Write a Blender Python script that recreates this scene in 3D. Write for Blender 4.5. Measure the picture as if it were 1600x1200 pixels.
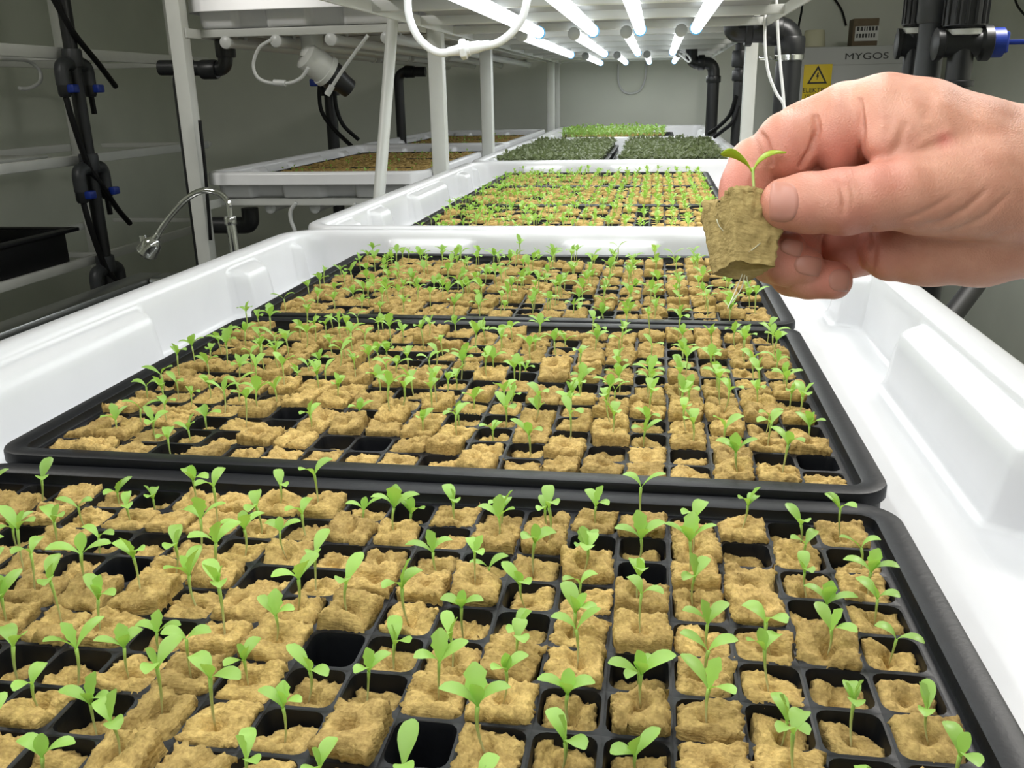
import bpy, bmesh, math, random
import numpy as np
from mathutils import Vector, Matrix, noise, Euler
from mathutils.bvhtree import BVHTree

for o in list(bpy.data.objects):
    bpy.data.objects.remove(o)
SC = bpy.context.scene
COL = SC.collection
random.seed(11)
RNG = random.Random(5)

# ------------------------------------------------------------------ camera
FPX, YAW, PITCH, ROLL = 1393.1, 0.16050, 0.31589, -0.01977
CAMZ = 1.33339
_f = Vector((-math.sin(YAW)*math.cos(PITCH), math.cos(YAW)*math.cos(PITCH), -math.sin(PITCH)))
_r = Vector((math.cos(YAW), math.sin(YAW), 0))
_u = _r.cross(_f)
R2 = math.cos(ROLL)*_r + math.sin(ROLL)*_u
U2 = -math.sin(ROLL)*_r + math.cos(ROLL)*_u
CAM = Vector((0, 0, CAMZ))
cd = bpy.data.cameras.new('camera'); cam = bpy.data.objects.new('camera', cd); COL.objects.link(cam)
cd.sensor_fit = 'HORIZONTAL'; cd.sensor_width = 36.0; cd.lens = FPX/1600*36.0
cd.clip_start = 0.02; cd.clip_end = 50
mw = Matrix(((R2.x, U2.x, -_f.x, 0), (R2.y, U2.y, -_f.y, 0), (R2.z, U2.z, -_f.z, CAMZ), (0, 0, 0, 1)))
cam.matrix_world = mw
SC.camera = cam

def ray(px, py): return R2*((px-800)/FPX) - U2*((py-600)/FPX) + _f
def UD(px, py, d): return CAM + ray(px, py)*d                       # by depth along the optical axis
def UY(px, py, y): r = ray(px, py); return CAM + r*(y/r.y)
def UX(px, py, x): r = ray(px, py); return CAM + r*(x/r.x)
def UZ(px, py, z): r = ray(px, py); return CAM + r*((z-CAMZ)/r.z)
def pix(P):
    q = Vector(P)-CAM; d = q.dot(_f)
    if d < .01: return (-9999, -9999)
    return (800+FPX*q.dot(R2)/d, 600-FPX*q.dot(U2)/d)

# ------------------------------------------------------------------ world, view
w = bpy.data.worlds.new('world'); SC.world = w; w.use_nodes = True
w.node_tree.nodes['Background'].inputs[0].default_value = (.6, .62, .6, 1)
w.node_tree.nodes['Background'].inputs[1].default_value = 0.05
SC.view_settings.view_transform = 'Standard'; SC.view_settings.look = 'None'
SC.view_settings.gamma = 1.0; SC.view_settings.use_curve_mapping = False
SC.view_settings.exposure = 0.0
LED_POWER = 1.22          # watts for each lit LED batten (strip light in its own builder)
LED_GLOW = 1.9
ROOM_FILL_POWER = 31.0

# ------------------------------------------------------------------ materials
MATS = {}
def mat(name, col, rough=.5, metal=0.0, spec=.5, noise_amt=0.0, nscale=40.0, bump=0.0, bscale=120.0, sss=0.0, emit=None, estr=0.0, rand=0.0, coat=0.0):
    m = bpy.data.materials.new(name); m.use_nodes = True
    nt = m.node_tree; b = nt.nodes['Principled BSDF']
    b.inputs['Base Color'].default_value = (*col, 1)
    b.inputs['Roughness'].default_value = rough; b.inputs['Metallic'].default_value = metal
    b.inputs['Specular IOR Level'].default_value = spec
    if coat: b.inputs['Coat Weight'].default_value = coat; b.inputs['Coat Roughness'].default_value = .15
    if sss:
        b.inputs['Subsurface Weight'].default_value = sss
        b.inputs['Subsurface Radius'].default_value = (1.0, .35, .2); b.inputs['Subsurface Scale'].default_value = .004
    tc = nt.nodes.new('ShaderNodeTexCoord')
    src = None
    if noise_amt or rand:
        hsv = nt.nodes.new('ShaderNodeHueSaturation'); hsv.inputs['Color'].default_value = (*col, 1)
        val = nt.nodes.new('ShaderNodeValue'); val.outputs[0].default_value = 1.0
        cur = val.outputs[0]
        if noise_amt:
            n = nt.nodes.new('ShaderNodeTexNoise'); n.inputs['Scale'].default_value = nscale; n.inputs['Detail'].default_value = 4
            nt.links.new(tc.outputs['Object'], n.inputs['Vector'])
            mr = nt.nodes.new('ShaderNodeMapRange'); mr.inputs['From Min'].default_value = .3; mr.inputs['From Max'].default_value = .7
            mr.inputs['To Min'].default_value = 1-noise_amt; mr.inputs['To Max'].default_value = 1+noise_amt
            nt.links.new(n.outputs['Fac'], mr.inputs['Value'])
            mu = nt.nodes.new('ShaderNodeMath'); mu.operation = 'MULTIPLY'
            nt.links.new(cur, mu.inputs[0]); nt.links.new(mr.outputs[0], mu.inputs[1]); cur = mu.outputs[0]
        if rand:
            oi = nt.nodes.new('ShaderNodeObjectInfo')
            mr = nt.nodes.new('ShaderNodeMapRange'); mr.inputs['To Min'].default_value = 1-rand; mr.inputs['To Max'].default_value = 1+rand
            nt.links.new(oi.outputs['Random'], mr.inputs['Value'])
            mu = nt.nodes.new('ShaderNodeMath'); mu.operation = 'MULTIPLY'
            nt.links.new(cur, mu.inputs[0]); nt.links.new(mr.outputs[0], mu.inputs[1]); cur = mu.outputs[0]
        nt.links.new(cur, hsv.inputs['Value']); nt.links.new(hsv.outputs[0], b.inputs['Base Color'])
    if bump:
        n = nt.nodes.new('ShaderNodeTexNoise'); n.inputs['Scale'].default_value = bscale; n.inputs['Detail'].default_value = 5
        nt.links.new(tc.outputs['Object'], n.inputs['Vector'])
        bp = nt.nodes.new('ShaderNodeBump'); bp.inputs['Strength'].default_value = bump; bp.inputs['Distance'].default_value = .002
        nt.links.new(n.outputs['Fac'], bp.inputs['Height']); nt.links.new(bp.outputs[0], b.inputs['Normal'])
    if emit:
        b.inputs['Emission Color'].default_value = (*emit, 1); b.inputs['Emission Strength'].default_value = estr
    MATS[name] = m
    return m

mat('wall_paint', (.68, .70, .61), .55, noise_amt=.05, nscale=3)
mat('wall_panel', (.66, .69, .60), .5, noise_amt=.05, nscale=3)
mat('wall_back_lit', (.76, .78, .70), .5, noise_amt=.04, nscale=3)  # LED light on the back wall, put into a lighter wall colour
mat('darkening_sheet_metal', (.30, .30, .29), .5, metal=.2, noise_amt=.08, nscale=8)  # grey of the sheets that darken the upper tub undersides
mat('floor_epoxy', (.20, .205, .20), .5, noise_amt=.12, nscale=6)
mat('white_plastic', (.80, .80, .82), .22, spec=.5, noise_amt=.015, nscale=20)
mat('white_metal', (.66, .67, .64), .38, noise_amt=.03, nscale=15)
mat('grey_metal', (.45, .46, .45), .4, metal=.3)
mat('black_tray', (.0055, .006, .008), .45, spec=.32, noise_amt=.15, nscale=60, bump=.08, bscale=300)
mat('black_pipe', (.012, .013, .015), .38, noise_amt=.1)
mat('grey_pipe', (.035, .038, .042), .45, noise_amt=.1)
mat('hose', (.006, .006, .007), .55, spec=.25)
mat('blue_handle', (.01, .035, .28), .4)
mat('chrome', (.75, .76, .75), .08, metal=1.0)
mat('steel', (.45, .46, .46), .28, metal=1.0, noise_amt=.05)
mat('cable_white', (.80, .81, .82), .35)
mat('led_off', (.62, .63, .62), .3)
mat('led_cap_blue', (.16, .52, .85), .3, emit=(.1, .45, .9), estr=.25)
mat('led_on', (.9, .95, 1), .4, emit=(.92, .97, 1.0), estr=LED_GLOW)
mat('cabinet', (.42, .43, .42), .45)
mat('yellow_sign', (.85, .62, .02), .5)
mat('ink', (.012, .012, .012), .5)
mat('paper', (.62, .62, .60), .7)
mat('cardboard', (.16, .12, .075), .8, noise_amt=.1)
mat('cream', (.60, .58, .42), .6)
mat('root', (.85, .82, .66), .6)
mat('nail', (.47, .215, .16), .34, sss=.1, spec=.3)

def leaf_mat(name, col, col2, rand=.14):
    m = mat(name, col, .42, rand=rand)
    nt = m.node_tree; b = nt.nodes['Principled BSDF']; out = nt.nodes['Material Output']
    tr = nt.nodes.new('ShaderNodeBsdfTranslucent'); tr.inputs[0].default_value = (*col2, 1)
    mx = nt.nodes.new('ShaderNodeMixShader'); mx.inputs[0].default_value = .35
    nt.links.new(b.outputs[0], mx.inputs[1]); nt.links.new(tr.outputs[0], mx.inputs[2]); nt.links.new(mx.outputs[0], out.inputs[0])
leaf_mat('leaf', (.36, .62, .13), (.46, .76, .10))
leaf_mat('leaf_held', (.42, .56, .04), (.55, .65, .04), 0)
leaf_mat('leaf_dark', (.23, .27, .145), (.24, .30, .12))
leaf_mat('leaf_lettuce', (.30, .50, .14), (.4, .6, .12))

# stem: pale at the foot, green at the top (object z)
def stem_material():
    m = mat('stem', (.5, .6, .25), .45)
    nt = m.node_tree; b = nt.nodes['Principled BSDF']
    tc = nt.nodes.new('ShaderNodeTexCoord'); sp = nt.nodes.new('ShaderNodeSeparateXYZ'); nt.links.new(tc.outputs['Generated'], sp.inputs[0])
    cr = nt.nodes.new('ShaderNodeValToRGB'); nt.links.new(sp.outputs['Z'], cr.inputs[0])
    e = cr.color_ramp.elements; e[0].position = .1; e[0].color = (.56, .50, .27, 1); e[1].position = .95; e[1].color = (.36, .56, .10, 1)
    nt.links.new(cr.outputs[0], b.inputs['Base Color'])
stem_material()

def rockwool_material(name, dark=(.20, .120, .034), light=(.69, .485, .178), rand=.20):
    m = mat(name, light, .85, spec=.2)
    nt = m.node_tree; b = nt.nodes['Principled BSDF']
    tc = nt.nodes.new('ShaderNodeTexCoord'); oi = nt.nodes.new('ShaderNodeObjectInfo')
    ad = nt.nodes.new('ShaderNodeVectorMath'); ad.operation = 'ADD'
    sc = nt.nodes.new('ShaderNodeVectorMath'); sc.operation = 'SCALE'; sc.inputs[3].default_value = 3.0
    cx = nt.nodes.new('ShaderNodeCombineXYZ')
    for k in range(3): nt.links.new(oi.outputs['Random'], cx.inputs[k])
    nt.links.new(cx.outputs[0], sc.inputs[0]); nt.links.new(tc.outputs['Object'], ad.inputs[0]); nt.links.new(sc.outputs[0], ad.inputs[1])
    n1 = nt.nodes.new('ShaderNodeTexNoise'); n1.inputs['Scale'].default_value = 95; n1.inputs['Detail'].default_value = 6; n1.inputs['Roughness'].default_value = .65
    mp = nt.nodes.new('ShaderNodeMapping'); mp.inputs['Scale'].default_value = (1, 1, 2.2)
    nt.links.new(ad.outputs[0], mp.inputs[0]); nt.links.new(mp.outputs[0], n1.inputs['Vector'])
    cr = nt.nodes.new('ShaderNodeValToRGB'); e = cr.color_ramp.elements
    e[0].position = .28; e[0].color = (*dark, 1); e[1].position = .68; e[1].color = (*light, 1)
    n3 = nt.nodes.new('ShaderNodeTexNoise'); n3.inputs['Scale'].default_value = 600; n3.inputs['Detail'].default_value = 3
    nt.links.new(ad.outputs[0], n3.inputs['Vector'])
    mm = nt.nodes.new('ShaderNodeMix'); mm.inputs[0].default_value = .38; nt.links.new(n1.outputs['Fac'], mm.inputs[2]); nt.links.new(n3.outputs['Fac'], mm.inputs[3])
    nt.links.new(mm.outputs[0], cr.inputs[0])
    hs = nt.nodes.new('ShaderNodeHueSaturation')
    mr = nt.nodes.new('ShaderNodeMapRange'); mr.inputs['To Min'].default_value = 1-rand; mr.inputs['To Max'].default_value = 1+rand*.7
    nt.links.new(oi.outputs['Random'], mr.inputs['Value']); nt.links.new(mr.outputs[0], hs.inputs['Value'])
    nt.links.new(cr.outputs[0], hs.inputs['Color']); nt.links.new(hs.outputs[0], b.inputs['Base Color'])
    n2 = nt.nodes.new('ShaderNodeTexNoise'); n2.inputs['Scale'].default_value = 520; n2.inputs['Detail'].default_value = 4
    mp2 = nt.nodes.new('ShaderNodeMapping'); mp2.inputs['Scale'].default_value = (.35, 1, 1.6); mp2.inputs['Rotation'].default_value = (.3, .2, .5)
    nt.links.new(ad.outputs[0], mp2.inputs[0]); nt.links.new(mp2.outputs[0], n2.inputs['Vector'])
    bp = nt.nodes.new('ShaderNodeBump'); bp.inputs['Strength'].default_value = .75; bp.inputs['Distance'].default_value = .0012
    nt.links.new(n2.outputs['Fac'], bp.inputs['Height']); nt.links.new(bp.outputs[0], b.inputs['Normal'])
rockwool_material('rockwool')
rockwool_material('rockwool_held', (.20, .14, .045), (.46, .345, .14), 0)

# ------------------------------------------------------------------ mesh helpers
class MB:
    def __init__(s): s.v = []; s.f = []; s.m = []; s.mi = 0
    def add(s, vs, fs):
        b = len(s.v); s.v += [tuple(v) for v in vs]
        for f in fs: s.f.append(tuple(i+b for i in f)); s.m.append(s.mi)
        return s
    def box(s, a, b):
        x0, y0, z0 = a; x1, y1, z1 = b
        return s.add([(x0,y0,z0),(x1,y0,z0),(x1,y1,z0),(x0,y1,z0),(x0,y0,z1),(x1,y0,z1),(x1,y1,z1),(x0,y1,z1)],
                     [(0,3,2,1),(4,5,6,7),(0,1,5,4),(1,2,6,5),(2,3,7,6),(3,0,4,7)])
    def bbox(s, c, h, bev=.003):          # box with chamfered edges: centre, half sizes
        bm = bmesh.new(); bmesh.ops.create_cube(bm, size=2)
        for v in bm.verts: v.co = Vector((v.co.x*h[0], v.co.y*h[1], v.co.z*h[2]))
        bmesh.ops.bevel(bm, geom=bm.edges[:], offset=min(bev, min(h)*.9), segments=2, affect='EDGES', profile=.5)
        bm.verts.index_update()
        s.add([v.co+Vector(c) for v in bm.verts], [[v.index for v in f.verts] for f in bm.faces]); bm.free()
        return s
    def tube(s, pts, r, n=10, caps=True):
        pts = [Vector(p) for p in pts]
        rs = r if isinstance(r, (list, tuple)) else [r]*len(pts)
        t = (pts[1]-pts[0]).normalized(); a = t.orthogonal().normalized()
        vs = []; fs = []
        for i, p in enumerate(pts):
            if i == 0: t = pts[1]-p
            elif i == len(pts)-1: t = p-pts[i-1]
            else: t = pts[i+1]-pts[i-1]
            t = t.normalized() if t.length > 1e-9 else Vector((0, 0, 1))
            a = (a-t*a.dot(t)); a = a.normalized() if a.length > 1e-6 else t.orthogonal().normalized()
            b = t.cross(a)
            for k in range(n):
                an = 2*math.pi*k/n; vs.append(p+(a*math.cos(an)+b*math.sin(an))*rs[i])
        for i in range(len(pts)-1):
            for k in range(n):
                k2 = (k+1) % n; fs.append((i*n+k, i*n+k2, (i+1)*n+k2, (i+1)*n+k))
        if caps:
            fs.append(tuple(range(n-1, -1, -1))); fs.append(tuple((len(pts)-1)*n+k for k in range(n)))
        return s.add(vs, fs)
    def lathe(s, p0, axis, prof, n=20):   # prof: list of (t along the axis, radius)
        ax = Vector(axis).normalized(); p0 = Vector(p0)
        return s.tube([p0+ax*t for t, r in prof], [max(r, 1e-5) for t, r in prof], n) if False else s._lathe(p0, ax, prof, n)
    def _lathe(s, p0, ax, prof, n):
        ax = Vector(ax).normalized(); a = ax.orthogonal().normalized(); b = ax.cross(a); vs = []; fs = []
        for t, r in prof:
            for k in range(n):
                an = 2*math.pi*k/n; vs.append(p0+ax*t+(a*math.cos(an)+b*math.sin(an))*max(r, 1e-5))
        for i in range(len(prof)-1):
            for k in range(n):
                k2 = (k+1) % n; fs.append((i*n+k, i*n+k2, (i+1)*n+k2, (i+1)*n+k))
        fs.append(tuple(range(n-1, -1, -1))); fs.append(tuple((len(prof)-1)*n+k for k in range(n)))
        return s.add(vs, fs)
    def mesh(s, name, mats, smooth=False):
        me = bpy.data.meshes.new(name); me.from_pydata(s.v, [], s.f)
        for m in (mats if isinstance(mats, (list, tuple)) else [mats]): me.materials.append(MATS[m] if isinstance(m, str) else m)
        if any(s.m): me.polygons.foreach_set('material_index', s.m)
        me.update()
        if smooth is True: me.polygons.foreach_set('use_smooth', [True]*len(me.polygons))
        elif smooth: me.set_sharp_from_angle(angle=math.radians(smooth))
        return me
    def build(s, name, mats, parent=None, smooth=40, loc=None):
        return link(name, s.mesh(name, mats, smooth), parent, loc)
def link(name, data, parent=None, loc=None):
    o = bpy.data.objects.new(name, data); COL.objects.link(o)
    if parent is not None: o.parent = parent
    if loc is not None: o.location = loc
    return o
def tag(o, label, cat, group=None):
    o['label'] = label; o['category'] = cat
    if group: o['group'] = group
    return o
def thing(name, label, cat, loc=(0, 0, 0), group=None):
    o = link(name, None); o.empty_display_size = .05; o.location = loc
    return tag(o, label, cat, group)
def struct(name, mb, m, smooth=False):
    o = mb.build(name, m, smooth=smooth); o['kind'] = 'structure'; return o
def smoothpath(pts, n=8):
    pts = [Vector(p) for p in pts]; out = []
    P = [pts[0]*2-pts[1]]+pts+[pts[-1]*2-pts[-2]]
    for i in range(1, len(P)-2):
        for k in range(n):
            t = k/n; a, b, c, d = P[i-1], P[i], P[i+1], P[i+2]
            out.append(.5*((2*b)+(c-a)*t+(2*a-5*b+4*c-d)*t*t+(3*b-a-3*c+d)*t**3))
    out.append(pts[-1]); return out
def elbow(pts, rad, n=6):                  # polyline with rounded corners
    pts = [Vector(p) for p in pts]; out = [pts[0]]
    for i in range(1, len(pts)-1):
        a = (pts[i-1]-pts[i]); b = (pts[i+1]-pts[i]); r = min(rad, a.length*.45, b.length*.45)
        a = pts[i]+a.normalized()*r; b = pts[i]+b.normalized()*r
        for k in range(n+1):
            t = k/n; out.append((a*(1-t)+pts[i]*t)*(1-t)+(pts[i]*(1-t)+b*t)*t)
    out.append(pts[-1]); return out
def local(mb_pts, o): return [Vector(p)-Vector(o) for p in mb_pts]

# ------------------------------------------------------------------ room
XW = -3.16
XL, XR, YB, YF, ZC = -2.75, 1.62, 5.95, -1.6, 2.55
struct('floor', MB().box((XW-.1, YF-.1, -.05), (XR+.1, YB+.1, 0)), 'floor_epoxy')
struct('ceiling', MB().box((XW-.1, YF-.1, ZC), (XR+.1, YB+.1, ZC+.05)), 'wall_paint')
struct('wall_back', MB().box((XW-.1, YB, 0), (XR+.1, YB+.1, ZC)), 'wall_back_lit')
struct('wall_left', MB().box((XW-.1, YF, 0), (XW, YB, ZC)), 'wall_panel')
struct('wall_right', MB().box((XR, YF, 0), (XR+.1, YB, ZC)), 'wall_paint')
struct('wall_front', MB().box((XW-.1, YF-.1, 0), (XR+.1, YF, ZC)), 'wall_paint')
# joint covers of the wall panels
struct('trim_1', MB().box((XW, 3.30, 0), (XW+.012, 3.33, ZC)), 'wall_panel')
struct('trim_2', MB().box((XR-.012, 2.35, 0), (XR, 2.40, ZC)), 'wall_paint')

# unseen ceiling fill lamps, added to brighten the dark walls
for lx, ly, lw in ((1.0, 1.9, 'near the drain pipes'), (-1.75, 1.1, 'over the sink aisle')):
  t = thing('ceiling_fill_light', 'unseen square ceiling light added as fill '+lw, 'light', (lx, ly, ZC))
  MB().bbox((0, 0, -.02), (.30, .30, .02)).build('frame', 'white_metal', t)
  MB().box((-.27, -.27, -.045), (.27, .27, -.04)).build('diffuser', 'led_off', t)
  ld = bpy.data.lights.new('ceiling_fill_lamp', 'AREA'); ld.shape = 'SQUARE'; ld.size = .5; ld.energy = ROOM_FILL_POWER*(1.25 if lx > 0 else .6); ld.color = (1, .97, .92)
  lo = link('ceiling_fill_lamp', ld, t); lo.location = (0, 0, -.06)

# ------------------------------------------------------------------ white growing tubs
TW, TL = .878, 1.435                       # outer size
TCX = -.151; TUB_PITCH = 1.45; TUB_Y0 = -.03
RIMZ = 1.125
def tub_mesh():
    hw, hl, rc = TW/2, TL/2, .075
    blocks_y = [(-.60+.0, -.52), (-.505+.09, -.33), (-.12, .195), (.42, .50), (.64, .76)]
    blocks_x = [(-.26, -.14), (.02, .15)]
    loop = []                               # (x, y, inward normal, block factor)
    def fac(t, bl):
        f = 0
        for a, b in bl:
            s = .012
            f = max(f, min(1, max(0, (t-a)/s+.5), max(0, (b-t)/s+.5)))
        return max(0., min(1., f))
    def edge(p, q, nrm, coord, bl):
        L = (Vector(q)-Vector(p)).length; n = int(L/.008)
        for i in range(n):
            c = Vector(p).lerp(Vector(q), i/n); t = c.y if coord else c.x
            loop.append((c, nrm, fac(t, bl)))
    def corner(cx, cy, a0):
        for k in range(10):
            a = a0+math.pi/2*k/10; loop.append((Vector((cx+rc*math.cos(a), cy+rc*math.sin(a), 0)), Vector((-math.cos(a), -math.sin(a), 0)), 0))
    edge((hw, -hl+rc, 0), (hw, hl-rc, 0), Vector((-1, 0, 0)), 1, blocks_y); corner(hw-rc, hl-rc, 0)
    edge((hw-rc, hl, 0), (-hw+rc, hl, 0), Vector((0, -1, 0)), 0, blocks_x); corner(-hw+rc, hl-rc, math.pi/2)
    edge((-hw, hl-rc, 0), (-hw, -hl+rc, 0), Vector((1, 0, 0)), 1, blocks_y); corner(-hw+rc, -hl+rc, math.pi)
    edge((-hw+rc, -hl, 0), (hw-rc, -hl, 0), Vector((0, 1, 0)), 0, blocks_x); corner(hw-rc, -hl+rc, 1.5*math.pi)
    # profile: (offset, z, block offset)
    prof = [(-.001, -.034, 0), (0, -.032, 0), (0, -.006, 0), (.002, -.002, 0), (.006, 0, 0), (.019, 0, 0), (.024, -.002, 0), (.0265, -.007, 0),
            (.0275, -.011, .0), (.028, -.013, .004), (.0285, -.016, .017), (.029, -.020, .021), (.030, -.030, .023), (.033, -.060, .025), (.035, -.068, .026), (.039, -.0735, .027), (.046, -.075, .027), (.075, -.0755, 0)]
    vs = []; fs = []; n = len(loop)
    for c, nr, b in loop:
        for off, z, bo in prof: vs.append(c+nr*(off+bo*b)+Vector((0, 0, z)))
    m = len(prof)
    for i in range(n):
        j = (i+1) % n
        for k in range(m-1): fs.append((i*m+k, j*m+k, j*m+k+1, i*m+k+1))
    fs.append(tuple(i*m+m-1 for i in range(n)))
    mb = MB(); mb.add(vs, fs)
    me = mb.mesh('tub', 'white_plastic', True)
    return me
TUBME = tub_mesh()
def tub(label, x, y, z, group, sx=1.0):
    o = link('growing_tub', TUBME); o.location = (x, y, z); o.scale = (sx, 1, 1)
    md = o.modifiers.new('thick', 'SOLIDIFY'); md.thickness = .0025; md.offset = 1
    return tag(o, label, 'tub', group)
TUBYC = [TUB_Y0+TL/2+i*TUB_PITCH for i in range(4)]
names = ['white plastic growing tub holding three black trays of seedlings beneath the hand',
         'white plastic growing tub of light green seedlings behind the first tub',
         'white plastic growing tub with dark green microgreens in the lit row',
         'white plastic growing tub by the back wall with pale lettuce']
for i in range(4): tub(names[i], TCX, TUBYC[i], RIMZ, 'tubs of the lit rack')
UPZ = .47
for i in range(1, 4):
    tub(['', 'underside of white tub on the upper level, above the green seedling tub', 'underside of white tub on the upper level, above the dark microgreens',
         'underside of white tub on the upper level, beside the back wall'][i], TCX, TUBYC[i], RIMZ+UPZ, 'upper level tubs of the lit rack')
tub('white tub on the upper level, directly over the three seedling trays', TCX, TUBYC[0], RIMZ+UPZ, 'upper level tubs of the lit rack')
LTX = -.978; LTY = [2.50+TL/2, 2.50+TL/2+TUB_PITCH]
for i in range(2):
    tub(['white tub of tan plugs at the open end of the unlit rack', 'white tub of tan plugs at the back wall of the unlit rack'][i], LTX, LTY[i], RIMZ, 'tubs of the unlit rack', .770)
    tub(['white upper tub at the open end of the unlit rack', 'white upper tub near the back wall of the unlit rack'][i], LTX, LTY[i], RIMZ+UPZ, 'upper tubs of the unlit rack', .770)

# ------------------------------------------------------------------ racks
def rack(label, x0, x1, ys, zs, y0, y1, ztop, crossy, skip=()):
    t = thing('shelving_rack', label, 'rack')
    for x in (x0, x1):
        for y in ys:
            if (x, y) in skip: continue
            if isinstance(y, tuple): y = y[0] if x == x0 else y[1]
            mb = MB(); h = .021
            mb.bbox((x, y, ztop/2), (h, h, ztop/2), .004)
            mb.build('post', 'white_metal', t)
            for z in zs:
                pass
    for z in zs:
        for x in (x0, x1):
            s = .024 if x == x0 else -.024
            MB().bbox((x+s, (y0+y1)/2, z-.0125), (.0030, (y1-y0)/2, .0125), .001).build('beam', 'white_metal', t)
        for y in crossy:
            MB().bbox(((x0+x1)/2, y, z-.011), ((x1-x0)/2-.021, .016, .0105), .002).build('cross_beam', 'white_metal', t)
    return t
POSTS_MAIN = [-.30, 3.36, 5.72]
rack('white metal rack carrying the lit growing tubs', -.615, .313, POSTS_MAIN, (1.049, 1.049+UPZ), -.3, 5.74, 2.3,
     [y for c in TUBYC for y in (c-.58, c-.2, c+.2, c+.58)])
MAINR = bpy.data.objects['shelving_rack']
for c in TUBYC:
    MB().bbox((TCX, c, 1.0495+UPZ-.0012), (.40, .70, .0009), .0004).build('darkening_sheet', 'darkening_sheet_metal', MAINR)  # galvanised-looking sheet added to darken the over-bright underside of the upper tubs
rack('white metal rack with unlit lamps carrying tan plug tubs', -1.312, -.615, [(2.47, 2.59), 5.42], (1.049, 1.049+UPZ), 2.46, 5.45, 2.3,
     [y for c in LTY for y in (c-.66, c-.2, c+.2, c+.62)])

# ------------------------------------------------------------------ LED battens
def batten(x, y0, y1, z, lit, label, group, cap='led_cap_blue'):
    t = thing('led_batten', label, 'light', (x, y0, z), group)
    L = y1-y0; r = .0145
    MB().tube([(0, .02, 0), (0, L-.02, 0)], r, 16).build('tube', 'led_on' if lit else 'led_off', t)
    for a, b in ((.0, .022), (L-.022, L)):
        m = cap if (a > .1 and lit) else 'led_off'
        MB()._lathe(Vector((0, a, 0)), Vector((0, 1, 0)), [(0, r*.75), (.004, r*1.18), (b-a-.003, r*1.18), (b-a, r*1.0)], 16).build('end_cap', m, t)
    for a in (.12, L-.12):
        MB().bbox((0, a, .02), (.010, .012, .011), .001).build('bracket', 'grey_metal', t)
    if lit:
        l = bpy.data.lights.new('led_strip', 'AREA'); l.shape = 'RECTANGLE'; l.size = .024; l.size_y = L-.06
        l.energy = LED_POWER*L/1.4; l.color = (.97, 1.0, .98)
        o = link('led_strip', l, t); o.location = (0, L/2, -r-.0015)
    return t
LXR = [(-.325, -.178, -.052, .095)]*2+[(-.385, -.237, -.092, .058), (-.335, -.19, -.055, .088)]
LROWS = [(-.20, 1.16), (1.20, 2.60), (2.66, 4.20), (4.36, 5.55)]
words = ['over the seedling trays', 'over the second tub', 'over the dark microgreens', 'by the back wall']
pos = ['beside the unlit rack', 'second from the unlit rack', 'third from the unlit rack', 'beside the black drain pipes']
for j, (a, b) in enumerate(LROWS):
    for i in range(4):
        x = LXR[j][i]
        batten(x, a, b, 1.487, True, 'lit LED tube, %s, %s' % (pos[i], words[j]), 'lit LED tubes')
LLX = [-1.21, -1.06, -.90, -.74]
for j, (a, b) in enumerate([(2.53, 3.93), (3.98, 5.38)]):
    for i, x in enumerate(LLX):
        batten(x, a, b, 1.483, False, 'unlit lamp tube under upper tub, %s, %s' % (['lamp by the wall side', 'second lamp from wall side', 'third lamp from wall side', 'lamp by the lit rack'][i], ['open end', 'back end'][j]), 'unlit lamp tubes')
for i, x in enumerate([-1.14, -1.0, -.80]):
    batten(x, 2.56, 3.93, 1.018, False, 'unlit lamp tube below the tan plug tub, %s' % ['by the wall side', 'middle one', 'by the lit rack'][i], 'lamp tubes below the tan plug tub')

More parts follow.
